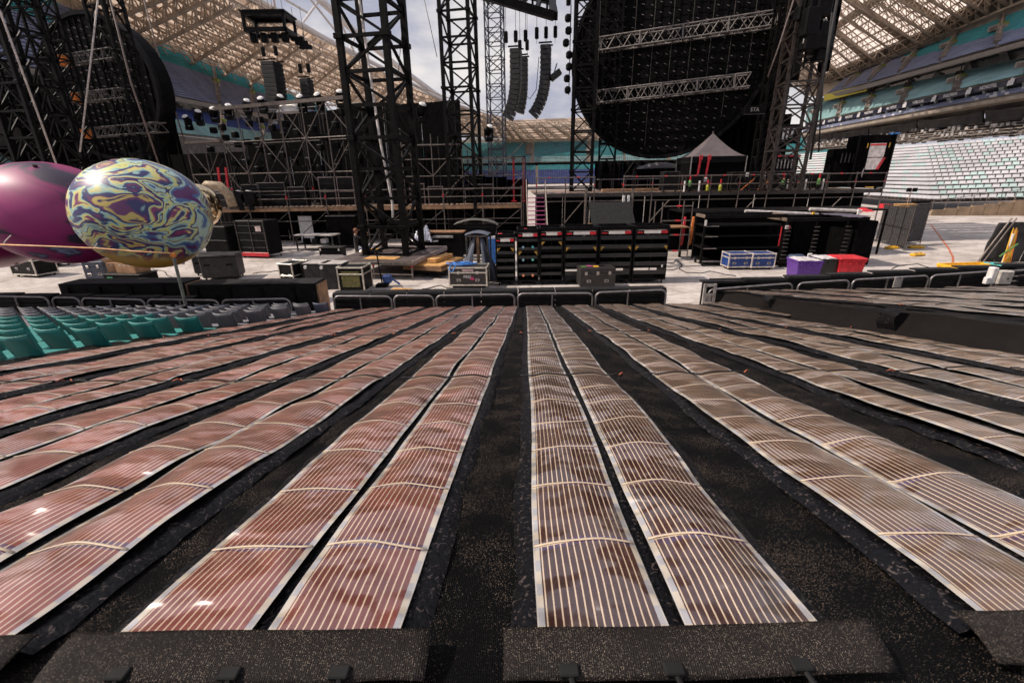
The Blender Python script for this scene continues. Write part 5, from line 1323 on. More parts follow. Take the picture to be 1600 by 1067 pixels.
# ================================================================== BALLOONS
def marble_mat(name, cols, scale, warp, rough, blot=None):
    m = bpy.data.materials.new(name); m.use_nodes = True
    n, l = m.node_tree.nodes, m.node_tree.links; b = n['Principled BSDF']
    t = n.new('ShaderNodeTexCoord')
    w1 = n.new('ShaderNodeTexNoise'); w1.inputs['Scale'].default_value = scale; w1.inputs['Detail'].default_value = 2.5
    l.new(t.outputs['Object'], w1.inputs['Vector'])
    ad = n.new('ShaderNodeVectorMath'); ad.operation = 'MULTIPLY_ADD'; ad.inputs[1].default_value = (warp,) * 3
    l.new(w1.outputs['Color'], ad.inputs[0]); l.new(t.outputs['Object'], ad.inputs[2])
    mpn = n.new('ShaderNodeMapping'); mpn.inputs['Scale'].default_value = (.42, .8, 1.45); mpn.inputs['Rotation'].default_value = (.1, .3, .15); l.new(ad.outputs[0], mpn.inputs['Vector'])
    w2 = n.new('ShaderNodeTexNoise'); w2.inputs['Scale'].default_value = scale * .9; w2.inputs['Detail'].default_value = 4.5; w2.inputs['Distortion'].default_value = 1.1
    l.new(mpn.outputs['Vector'], w2.inputs['Vector'])
    r = n.new('ShaderNodeValToRGB'); cr = r.color_ramp
    cc_ = []
    for i, (p, c) in enumerate(cols):
        cc_.append((p, c))
        if i < len(cols) - 1 and len(cols) > 12: cc_.append((max(p + .002, cols[i + 1][0] - .007), c))
    for i, (p, c) in enumerate(cc_):
        e = cr.elements[i] if i < 2 else cr.elements.new(p)
        e.position = p; e.color = (*c, 1)
    l.new(w2.outputs['Fac'], r.inputs['Fac']); out = r.outputs['Color']
    if blot:
        s = n.new('ShaderNodeSeparateXYZ'); l.new(t.outputs['Object'], s.inputs[0])
        q = n.new('ShaderNodeMath'); q.operation = 'MULTIPLY_ADD'; q.inputs[1].default_value = -.75; q.inputs[2].default_value = -.42; l.new(s.outputs['Z'], q.inputs[0])
        q1 = n.new('ShaderNodeMath'); q1.operation = 'MULTIPLY_ADD'; q1.inputs[1].default_value = 1.1; l.new(w2.outputs['Fac'], q1.inputs[0]); l.new(q.outputs[0], q1.inputs[2])
        cl = n.new('ShaderNodeValToRGB'); cl.color_ramp.elements[0].position = .76; cl.color_ramp.elements[1].position = .95; l.new(q1.outputs[0], cl.inputs['Fac'])
        k = n.new('ShaderNodeMixRGB'); k.inputs['Color2'].default_value = (*blot, 1); l.new(cl.outputs['Color'], k.inputs['Fac']); l.new(out, k.inputs['Color1']); out = k.outputs['Color']
    l.new(out, b.inputs['Base Color']); b.inputs['Roughness'].default_value = rough; b.inputs['Coat Weight'].default_value = .2; b.inputs['Coat Roughness'].default_value = .4
    b.inputs['Specular IOR Level'].default_value = .45
    MATS[name] = m; return m
MARB = marble_mat('marbled_balloon', [(.32, (.10, .02, .12)), (.375, (.05, .13, .30)), (.40, (.40, .56, .48)), (.43, (.03, .03, .13)), (.445, (.58, .58, .20)), (.47, (.30, .52, .48)), (.485, (.03, .025, .12)), (.51, (.20, .03, .11)), (.525, (.60, .55, .20)), (.55, (.28, .48, .46)), (.562, (.03, .03, .12)), (.59, (.14, .03, .12)), (.61, (.55, .42, .12)), (.64, (.05, .02, .11)), (.69, (.55, .26, .04))], .8, 1.25, .42, (.55, .30, .04))
MAGE = marble_mat('magenta_balloon', [(.30, (.012, .004, .025)), (.405, (.015, .006, .03)), (.43, (.20, .006, .09)), (.50, (.27, .010, .12)), (.57, (.29, .012, .13)), (.605, (.22, .008, .10)), (.62, (.02, .015, .07)), (.64, (.22, .25, .42)), (.67, (.02, .01, .05))], .5, .6, .5)
MAG2 = marble_mat('dark_magenta_balloon', [(.30, (.02, .004, .02)), (.45, (.20, .008, .09)), (.6, (.27, .01, .11)), (.72, (.30, .25, .3))], .6, .7, .32)
def balloon(label, c, rx, ry, rz_, m, rot, valve=True):
    t = thing('balloon', label, 'balloon', c, 0, 'giant balloons tied in a row'); t.rotation_euler = rot
    mb = MB(); N, K = 56, 32
    for j in range(K + 1):
        th = math.pi * j / K - math.pi / 2
        for i in range(N):
            ph = 2 * math.pi * i / N; ct = math.copysign(abs(math.cos(th)) ** .92, math.cos(th))
            pk = 1 - .008 * abs(math.sin(ph * 6)) * math.cos(th) ** 2
            mb.v.append((rx * math.sin(th), ry * ct * math.cos(ph) * pk, rz_ * ct * math.sin(ph) * pk))
    for j in range(K):
        for i in range(N): mb.f.append((j * N + i, j * N + (i + 1) % N, (j + 1) * N + (i + 1) % N, (j + 1) * N + i))
    mb.build('envelope', m, t, True)
    if valve:
        MB().cyl((0, 0, rz_), .05, .08, 12).build('valve', BLACK, t)
        MB().cyl((rx * .55, -ry * .0, -rz_ * .83), .05, .10, 10).build('tie_tab', WHITE, t)
    return t
balloon('marbled yellow, blue and purple balloon right of the magenta ones', D(227, 336, 12.6), 1.50, 1.5, 1.40, MARB, (0, R(10), R(8)))
balloon('magenta balloon with a black swirl, second from the left edge', D(88, 334, 13.6), 1.85, 1.5, 1.36, MAGE, (R(20), R(12), R(4)))
balloon('dark magenta balloon cut off by the left edge', D(-42, 348, 14.0), 1.9, 1.6, 1.35, MAG2, (0, R(5), R(-6)))
CHR = mat('gold_chrome', (.75, .58, .36), .12, 1.0, .1)
balloon('small gold chrome balloon peeping out behind the marbled one', D(310, 322, 16.0), .62, .8, .72, CHR, (0, 0, 0), False)
fa_ = thing('flexible_duct', 'tan flexible duct bending over behind the chrome balloon', 'duct', D(355, 330, 24)); MB().tube([(-1.0, 0, .95), (-.7, 0, 1.25), (-.1, 0, 1.2), (.25, 0, .8), (.35, 0, .2)], .22, 12).build('hose', mat('tan_duct', (.32, .24, .15), .6, 0, .3, 8, .6, 12), fa_, True)
for k in range(9):
    f = k / 8; p = V((-1.0 + 1.2 * f, 0, .95 + .45 * math.sin(f * 2.4)))
MB().cyl((.35, 0, .12), .25, .1, 14).build('end_cuff', DSTEEL, fa_)
# pole on a tripod among the seats, with the orange line
pt = D(270, 397, 11.2); pb_ = V((D(293, 488, 11.2).x, 11.2, zs(11.2) - .3))
pol = thing('tripod_pole', 'grey pole on a black tripod among the plastic seats', 'pole', pb_)
bar('pole', (0, 0, .1), pt - pb_, .075, mat('grey_green_pole', (.14, .15, .13), .5, .3), pol, round_=True)
for k in range(3):
    a = k * 2.1 + .5; bar('tripod_leg', (.02, 0, .55), (.55 * math.cos(a), .55 * math.sin(a), 0), .035, BLACK, pol); bar('tripod_brace', (0, 0, .22), (.3 * math.cos(a), .3 * math.sin(a), .26), .02, BLACK, pol)
boxp('tripod_collar', (0, 0, .55), (.14, .14, .12), BLACK, pol, .02); boxp('clamp', (.12, -.05, .42), (.16, .05, .08), LBLUE, pol, .01)
o = boxp('tie_knot', pt - pb_ + V((0, 0, -.03)), (.11, .11, .10), ORANGE, pol, .02)
ln_ = D(-40, 381, 10.6)
OL = mat('orange_line', (.85, .42, .18), .5)
rope('taut orange line from the pole to the left edge', [ln_, D(75, 385, 10.8), D(150, 388, 10.9), D(213, 393, 11.0), D(268, 396, 11.15)], .018, OL, 'line')
for k, (px, py, qx, qy) in enumerate(((147, 388, 157, 372), (5, 382, 17, 368))):
    rope('short tether tying the %s balloon to the orange line' % ('marbled', 'magenta')[k], [D(px, py, 11.0), D(px + 4, py - 6, 11.2), D(qx, qy, 11.5)], .012, WRP, 'tether')

# ================================================================== THINGS ON THE FIELD
def castors(t, w, d, z=.1, inset=.12):
    for x in (-1, 1):
        for y in (-1, 1):
            o = MB().cyl((0, 0, 0), .055, .04, 12, 0).build('castor', RUB, t); o.location = (x * (w / 2 - inset), y * (d / 2 - inset), .055)
            MB().box((0, 0, .05), (.06, .05, .06), .005).build('fork', DSTEEL, o)
def case(label, p, rz, w, d, h, m=CASE, trim=TRIM, latches=2, handles=2, wheels=True, lid=.28, cat='flight case', group=None):
    t = thing('flight_case', label, cat, (p.x, p.y, 0), rz, group); z0 = .12 if wheels else .01
    boxp('case_body', (0, 0, z0 + h * (1 - lid) / 2), (w, d, h * (1 - lid) - .01), m, t, .012)
    boxp('lid', (0, 0, z0 + h * (1 - lid / 2)), (w, d, h * lid - .01), m, t, .012)
    e = .05
    if trim:
        for z in (z0 + .015, z0 + h * (1 - lid), z0 + h - .012):
            for sy in (-1, 1): boxp('edge_trim', (0, sy * d / 2, z), (w + .012, e, e), trim, t, .006)
            for sx_ in (-1, 1): boxp('edge_trim', (sx_ * w / 2, 0, z), (e, d + .010, e), trim, t, .006)
        for sx_ in (-1, 1):
            for sy in (-1, 1):
                boxp('corner_trim', (sx_ * w / 2, sy * d / 2, z0 + h / 2), (e + .004, e + .004, h), trim, t, .006)
                for z in (z0, z0 + h): boxp('ball_corner', (sx_ * w / 2, sy * d / 2, z), (.07, .07, .06), trim, t, .02)
    for k in range(latches): boxp('latch', (w * ((k + .5) / latches - .5), -d / 2 - .012, z0 + h * (1 - lid)), (.10, .02, .12), ALU, t, .005)
    for k in range(handles):
        hx = w * ((k + .5) / handles - .5); q = boxp('handle', (hx, -d / 2 - .008, z0 + h * .3), (.16, .015, .10), ALU, t, .005); MB().box((hx, -d / 2 - .018, z0 + h * .3), (.10, .012, .05), .003).build('grip', BLACK, q)
    if wheels: castors(t, w, d)
    return t
# --- left field
c = case('black flight case with blue sheet on top at the left edge', G(42, 434) + V((0, .5, 0)), R(-14), 1.55, .9, .95)
o = grid_obj('blue_sheet', LBLUE, c, 12, frange(-.45, .5, .08), lambda t, y: ((t - .35) * 1.35, y, 1.10 + .12 * math.sin(t * 3) + .05 * nz3(t * 6, y * 5)))
case('plain black case behind the blue sheeted one', G(75, 418) + V((0, .5, 0)), R(-8), 1.0, .9, .9, trim=None, latches=0)
case('dark blue case with a white corner beside the cardboard boxes', G(148, 442) + V((0, .5, 0)), R(6), .85, .8, .8, m=mat('slate_laminate', (.05, .06, .085), .5), trim=None)
def carton(label, p, z, w, d, h, rz, open_=False):
    t = thing('cardboard_box', label, 'carton', (p.x, p.y, z), rz, 'cardboard boxes by the black tray')
    boxp('carton_body', (0, 0, h / 2), (w, d, h), CARD, t, .006)
    boxp('tape', (0, 0, h + .003), (w * .98, .06, .004), mat('brown_tape', (.20, .11, .05), .4), t, .001)
    for k in range(3): boxp('printed_mark', (-w * .25 + k * w * .25, -d / 2 - .003, h * .8), (w * .14, .004, h * .16), mat('print_grey', (.42, .36, .3), .7), t, .001)
    if open_:
        for s in (-1, 1):
            o_ = boxp('flap', (0, 0, 0), (w, d * .45, .01), CARD, t, .002); o_.location = (0, s * d * .62, h + .12); o_.rotation_euler = (s * R(45), 0, 0)
    return t
bp_ = G(195, 449)
tb_ = thing('low_black_box', 'low black box under the cardboard boxes', 'box', (bp_.x, bp_.y + .5, 0), R(-8)); boxp('box_body', (0, 0, .26), (1.75, .9, .5), BLACK, tb_, .02); boxp('box_lid', (0, 0, .53), (1.8, .94, .04), GREYP, tb_, .01); boxp('green_sticker', (-.55, -.46, .3), (.28, .012, .25), mat('green_sticker', (.02, .24, .10), .5), tb_, .002)
carton('wide cardboard box with printed marks on the low black box', bp_ + V((.15, .55, 0)), .555, 1.0, .7, .42, R(-12))
carton('opened cardboard box behind the printed one', bp_ + V((-.55, .8, 0)), .555, .8, .6, .40, R(5), True)
gb = G(342, 438)
for k, (dx, dy, w, h, lb) in enumerate(((0, .5, 1.5, .95, 'grey plastic trunk with hand slots right of the marbled balloon'), (-1.35, 1.6, 1.0, .8, 'smaller dark trunk behind the grey plastic trunk'))):
    t = thing('storage_chest', lb, 'trunk', (gb.x + dx, gb.y + dy, 0), R(12)); boxp('trunk_body', (0, 0, .1 + h / 2), (w, 1.0, h), GREYP, t, .06); boxp('trunk_lid', (0, 0, .1 + h + .03), (w * 1.04, 1.04, .09), GREYP, t, .03); castors(t, w, 1.0)
    for q in (-.3, .3): boxp('hand_slot', (q * w, -.505, .1 + h * .62), (.26, .02, .07), BLACK, t, .008)
# tall black trolley with red base
tc_ = G(402, 404)
t = thing('black_trolley', 'tall black covered trolley with a red base rail by the scaffold', 'trolley', (tc_.x, tc_.y + .7, 0), R(-14))
boxp('trolley_body', (0, 0, 1.15), (1.9, 1.2, 1.9), BLACK, t, .05); boxp('base_rail', (0, -.62, .22), (1.95, .04, .22), RED, t, .01); boxp('paper', (.55, -.62, 1.65), (.36, .01, .28), mat('pink_paper', (.5, .40, .38), .6), t, .002); castors(t, 1.9, 1.2)
for x in (-.95, 0, .95): boxp('trolley_post', (x * .98, -.61, 1.15), (.06, .05, 1.9), DSTEEL, t)
for k in range(4): boxp('cover_seam', (0, -.612, .6 + k * .4), (1.86, .02, .03), CASE, t)
t = thing('black_trolley', 'black covered trolley behind the balloon, left of the red based one', 'trolley', (tc_.x - 2.3, tc_.y + .9, 0), R(-10)); boxp('trolley_body', (0, 0, 1.0), (1.6, 1.1, 1.6), BLACK, t, .05); castors(t, 1.6, 1.1); boxp('cover_seam', (0, -.56, 1.0), (1.5, .02, .03), GREYP, t)
# row of cases in front of the platform
cp = G(452, 450)
case('black case with bright metal frame at the left end of the case row', cp + V((.1, .45, 0)), R(-16), .65, .9, .98, wheels=False, latches=2, handles=0, lid=.5)
case('dark case second from the left in the case row', cp + V((.95, .55, 0)), R(-6), .75, .9, .96, trim=None, wheels=False, latches=0, handles=0)
def panel_case(label, p, rz, w):
    t = thing('flight_case', label, 'flight case', (p.x, p.y, 0), rz); boxp('case_body', (0, 0, .52), (w, .8, 1.0), GREYP, t, .015); boxp('top_board', (0, 0, 1.035), (w * 1.02, .82, .03), mat('pale_top', (.42, .39, .37), .5), t, .005)
    for x in (-1, 1):
        for z in (.14, .9):
            o_ = MB().cyl((0, 0, 0), .06, .05, 12, 1).build('castor', WHITE, t); o_.location = (x * (w / 2 - .11), -.46, z); MB().box((0, .04, 0), (.12, .02, .12), .004).build('castor_plate', ALU, o_)
panel_case('grey case lying with castors outward, left of its twin', G(497, 452) + V((0, .45, 0)), R(-4), .92)
panel_case('grey case lying with castors outward, right of its twin', G(521, 453) + V((.02, .45, 0)), R(-4), .92)
c = case('case with yellowish lid net at the right end of the case row', G(552, 456) + V((0, .45, 0)), R(-4), 1.0, .9, .95, latches=0, handles=0, wheels=False)
boxp('net_panel', (0, -.46, .5), (.72, .012, .62), mat('olive_net', (.11, .10, .03), .7, 0, .5, 14), c, .002)
for k in range(3):
    p = G(478 + k * 26, 414 - k * 4); t = thing('cable_ramp', 'flat grey ramp plate on the floor, %s from the left' % names[k], 'ramp', (p.x, p.y, 0), R(38)); boxp('ramp_plate', (0, 0, .10), (.9, 3.4, .08), mat('ramp_grey', (.17, .155, .15), .6), t, .02); boxp('ramp_edge', (-.42, 0, .05), (.06, 3.4, .1), BLACK, t); boxp('ramp_edge', (.42, 0, .05), (.06, 3.4, .1), BLACK, t)
p = G(517, 402); t = thing('low_black_box', 'low black chest beyond the floor ramps', 'box', (p.x, p.y + .4, 0), R(-6)); boxp('box_body', (0, 0, .26), (1.3, .7, .5), BLACK, t, .02); boxp('box_lid', (0, 0, .53), (1.34, .74, .05), GREYP, t, .01)
for sx_ in (-.55, .55): boxp('latch', (sx_, -.36, .4), (.1, .02, .12), ALU, t)
p = G(485, 396); t = thing('work_table', 'dark work table with pale top beyond the low black chest', 'table', (p.x, p.y + 1.4, 0), R(-8)); boxp('table_top', (0, 0, .95), (2.6, 1.0, .07), mat('pale_top', (.42, .39, .37), .5), t, .01); boxp('lower_shelf', (0, 0, .4), (2.4, .9, .05), BLACK, t)
for x in (-1.2, 1.2):
    for y in (-.42, .42): bar('table_leg', (x, y, 0), (x, y, .92), .07, DSTEEL, t)
for k in range(3): boxp('shelf_item', (-.7 + k * .6, -.1, .58), (.35, .4, .3), (BLACK, GREYP, WHITE)[k], t, .03)
p = G(463, 385); t = thing('white_board', 'white board leaning in the shadow under the walkway', 'board', (p.x, p.y + 2, 0), R(-8)); o = boxp('board', (0, 0, .9), (1.0, .04, 1.8), WHITE, t); boxp('foot', (0, .3, .03), (.9, .6, .06), DSTEEL, t)
p = G(530, 392); t = thing('black_cabinet', 'large black cabinet in the shadow left of the person', 'cabinet', (p.x, p.y + 1.6, 0), R(-6)); boxp('cabinet_body', (0, 0, 1.05), (2.0, 1.0, 2.0), VOID, t, .03); boxp('top_rail', (0, -.51, 2.0), (2.0, .03, .05), DSTEEL, t); boxp('bottom_rail', (0, -.51, .15), (2.0, .03, .05), DSTEEL, t); castors(t, 2.0, 1.0)

# --- platform carrying the thick tower
q0 = G(553, 445); pf = thing('tower_platform', 'low steel platform with plywood sheets under the thick tower', 'platform', (T1.location.x, T1.location.y - .1, 0), R(-11))
PW, PD = 3.7, 4.6
for k in range(4): boxp('deck_plate', (-PW / 2 + (k + .5) * PW / 4, 0, .80), (PW / 4 * .99, PD, .09), mat('platform_deck', (.085, .065, .06), .6, 0, .3, 3), pf, .01)
for sy in (-1, 1): boxp('edge_beam', (0, sy * PD / 2, .72), (PW + .1, .08, .14), STEEL if sy < 0 else DSTEEL, pf)
for sx_ in (-1, 1): boxp('edge_beam', (sx_ * PW / 2, 0, .74), (.08, PD, .2), mat('pinkish_beam', (.30, .24, .23), .6), pf)
for x in (-1, 0, 1):
    for y in (-1, 1): bar('platform_leg', (x * (PW / 2 - .05), y * (PD / 2 - .03), 0), (x * (PW / 2 - .05), y * (PD / 2 - .03), .75), .08, STEEL, pf, round_=True); bar('red_collar', (x * (PW / 2 - .05), y * (PD / 2 - .03), .58), (x * (PW / 2 - .05), y * (PD / 2 - .03), .74), .11, RTAPE, pf, round_=True)
bar('lower_rail', (-PW / 2, -PD / 2, .25), (PW / 2, -PD / 2, .25), .06, STEEL, pf, round_=True)
for x, y, w, d in ((.2, -1.75, 1.5, .7), (-1.45, .4, .7, 1.2)): boxp('plywood_sheet', (x, y, .865), (w, d, .025), PLY, pf, .004)
for x in (-1, 1):
    for y in (-1, 1): boxp('tower_foot', (x, y, .855), (.45, .45, .035), BLACK2, pf)
boxp('shade_skirt', (0, PD / 2 - .1, .35), (PW * .95, .03, .6), VOID, pf)
# pallet jack
p = G(597, 449); t = thing('hoist_jack', 'dark blue screw jack standing before the platform', 'jack', (p.x, p.y + .1, 0)); bar('jack_mast', (0, 0, .05), (-.1, 0, 1.45), .06, BLACK, t, round_=True); boxp('jack_base', (0, 0, .08), (.5, .4, .12), BLACK, t, .03); boxp('jack_motor', (.22, .05, .32), (.35, .3, .34), mat('jack_blue', (.02, .06, .22), .4), t, .05); boxp('jack_head', (-.1, 0, 1.45), (.5, .12, .06), BLACK, t); bar('jack_handle', (.2, 0, .5), (.75, -.1, .12), .06, MATS['jack_blue'], t)
p = G(620, 457); tag(MB().box((0, 0, .02), (.85, 1.0, .03), .004).build('plywood_sheet', PLY, None, False, (p.x, p.y + .1, .0)), 'small plywood sheet on the floor just behind the barriers', 'plywood').rotation_euler = (0, 0, R(-20))
p = G(540, 413); tag(MB().box((0, 0, .05), (1.2, 2.2, .05), .004).build('plywood_sheet', PLY, None, False, (p.x, p.y, .04)), 'plywood sheet lying left of the thick tower platform', 'plywood').rotation_euler = (0, 0, R(-34))
# plywood stack on a dolly
p = G(672, 436); t = thing('plywood_stack', 'stack of plywood boards on a dark dolly right of the tower', 'plywood stack', (p.x, p.y + 1.3, 0), R(-20))
boxp('dolly', (0, 0, .28), (1.9, 2.2, .12), BLACK, t); castors(t, 1.9, 2.2)
for k in range(4): boxp('plywood_board', (.03 * (k % 2), .02 * k, .37 + k * .06), (2.0 - .05 * k, 2.3, .045), PLYD if k < 3 else PLY, t, .005)
for k, (x, y) in enumerate(((-.5, -.2), (.2, .3))): boxp('timber_block', (x, y, .66 + .02 * k), (.45, 1.7, .16), PLYD if k == 0 else PLY, t, .01)
# foil heaps
FOIL = mat('silver_foil', (.75, .72, .74), .18, 1.0, .15, 3)
def heap(label, p, w, d, h, m, z=0.0, cat='foil'):
    t = thing('foil_heap', label, cat, (p.x, p.y, z)); grid_obj('crumpled_sheet', m, t, 22, frange(-.5, .5, .05), lambda t_, y: ((t_ - .5) * w, y * d, max(.005, h * (1 - (2 * t_ - 1) ** 2) * (1 - (2 * y) ** 2) * (.75 + .6 * nz3(t_ * 5, y * 5, w)) + .10 * abs(nz3(t_ * 13, y * 11, h)) * h * 3 * (1 - (2 * t_ - 1) ** 4))), smooth=False); return t
heap('crumpled silver foil at the left foot of the platform', G(566, 402) + V((.2, .3, 0)), 1.5, 1.2, .75, FOIL)
heap('crumpled silver foil heap right of the thick tower', D(662, 380, 25), 1.1, 1.0, .95, FOIL, 1.0)
p = D(664, 395, 25.2); t = thing('low_black_box', 'dark frame box under the right foil heap', 'box', (p.x, 25.2, 0)); boxp('box_body', (0, 0, .5), (1.6, 1.1, .98), BLACK, t, .02); boxp('box_lid', (0, 0, 1.0), (1.64, 1.14, .03), mat('pale_top', (.42, .39, .37), .5), t, .005)
p = D(700, 400, 25.5); t = thing('work_bench', 'dark bench with brown planks between the two tall towers', 'bench', (p.x, 25.5, 0), R(-6)); boxp('bench_body', (0, 0, .75), (1.9, .9, 1.2), BLACK, t, .02)
for k in range(3): boxp('bench_plank', (0, -.3 + k * .3, 1.42), (2.0, .28, .07), PLYD, t)
boxp('white_shelf', (-.1, -.46, 1.2), (1.1, .05, .12), mat('pale_top', (.42, .39, .37), .5), t)
for k in range(2): MB().tube([(-1.25 + k * .25, -.4, .4), (-1.3 + k * .25, -.45, 1.2), (-1.15 + k * .25, -.45, 1.25), (-1.1 + k * .25, -.4, .4)], .03, 6).build('steel_loop', ALU, t, True)
p = D(745, 392, 27); t = thing('covered_equipment', 'dark rounded equipment cover behind the draped frame', 'cover', (p.x, 27, 0)); boxp('equipment_body', (0, 0, .8), (2.4, 1.2, 1.6), BLACK, t, .05); grid_obj('cover_sheet', mat('grey_green_cover', (.10, .095, .085), .6), t, 16, frange(-.6, .6, .12), lambda u, y: ((u - .5) * 2.6, y, 1.6 + .32 * math.sin(math.pi * u) ** .6 + .05 * nz3(u * 4, y * 4)))
# draped frame
p = G(745, 447); t = thing('draped_frame', 'grey blue tarpaulin draped over a tall frame by the racks', 'tarpaulin', (p.x + .05, p.y + 1.2, 0), R(-8))
DRC = mat('slate_tarpaulin', (.085, .095, .125), .55, 0, .25, 2, .3, 9)
def drf(u, v):
    a = lerp(-1.25, 1.25, u); hh = 1.95 * (1 - abs(a) ** 2.6 * .22) ; w = lerp(.30, .62, (1 - v) ** .8)
    z = v * hh; x = math.sin(a) * lerp(1.0, .35, v ** 1.6); y = -math.cos(a * 1.2) * lerp(.7, .15, v ** 2) + .07 * math.sin(u * 34) * (1 - v)
    return (x, y, z)
for s0, s1 in ((0, .42), (.62, 1)):
    o = grid_obj('tarpaulin', DRC, t, 20, frange(0.02, 1, .06), lambda u, v, s0=s0, s1=s1: drf(lerp(s0, s1, u * (1 - v * .0) if s0 == 0 else u), v)); o.modifiers.new('s', 'SOLIDIFY').thickness = .03
grid_obj('tarpaulin_top', DRC, t, 14, frange(-.35, .45, .1), lambda u, y: (lerp(-.5, .5, u), y, 1.98 + .10 * math.sin(math.pi * u) - .5 * max(0, abs(y) - .25)))
for x in (-.45, .45):
    for y in (-.3, .4): bar('frame_post', (x, y, 0), (x, y, 1.95), .06, DSTEEL, t)
for z in (.9, 1.9): bar('frame_rail', (-.45, -.3, z), (.45, -.3, z), .05, STEEL, t)
boxp('timber_upright', (.02, -.2, 1.2), (.12, .08, 1.3), PLYD, t)
# wheelie bins
def bin_(label, p, rz, m, h=1.05, w=.62, bag=True):
    t = thing('wheelie_bin', label, 'bin', (p.x, p.y, 0), rz, 'wheeled bins')
    a, b, hh = w / 2 * .82, w / 2, h
    mb = MB(); mb.add([(-a, -a, .06), (a, -a, .06), (a, a, .06), (-a, a, .06), (-b, -b, hh), (b, -b, hh), (b, b, hh), (-b, b, hh)], [(3, 2, 1, 0), (0, 1, 5, 4), (1, 2, 6, 5), (2, 3, 7, 6), (3, 0, 4, 7), (4, 5, 6, 7)]); mb.build('bin_body', m, t)
    for sx_ in (-1, 1): boxp('rim', (sx_ * b, 0, hh), (.06, 2 * b + .06, .07), m, t, .015); boxp('rim', (0, sx_ * b, hh), (2 * b + .06, .06, .07), m, t, .015)
    for k in range(4): boxp('rib', (-b * .75 + k * b * .5, -b - .005, hh - .10), (.05, .05, .10), m, t, .01)
    if bag: grid_obj('bin_liner', mat('clear_liner', (.62, .58, .60), .25), t, 12, frange(-1, 1, .2), lambda u, v: ((u - .5) * 2.12 * b, v * b * 1.06, hh + .05 + .05 * nz3(u * 5, v * 4, w) - .10 * max(0, (abs(2 * u - 1) - .9) * 10) * .5))
    else: boxp('lid', (0, 0, hh + .06), (2 * b + .1, 2 * b + .1, .06), m, t, .02)
    bar('axle', (-b, a, .09), (b, a, .09), .03, DSTEEL, t); 
    for sx_ in (-1, 1): o_ = MB().cyl((0, 0, 0), .10, .05, 14, 0).build('wheel', RUB, t); o_.location = (sx_ * b * .9, a, .10)
    return t
bin_('blue bin behind the left rack', G(775, 412) + V((.1, .2, 0)), 0, LBLUE, 1.25, .9)
PUR = mat('purple_plastic', (.10, .03, .26), .4, 0, .15); DGR = mat('dark_green_plastic', (.018, .024, .02), .45)
zb = 17.9
bin_('purple bin with clear liner behind the right barriers', V((D(1253, 430, zb).x, zb, 0)), R(-5), PUR, .95, .92)
bin_('dark bin with liner between the purple and the red bin', V((D(1287, 428, zb + .1).x, zb + .15, 0)), R(-3), DGR, .98, .85)
bin_('red bin with closed lid right of the dark bin', V((D(1317, 428, zb).x, zb - .05, 0)), R(-8), RED, .98, .9, False)

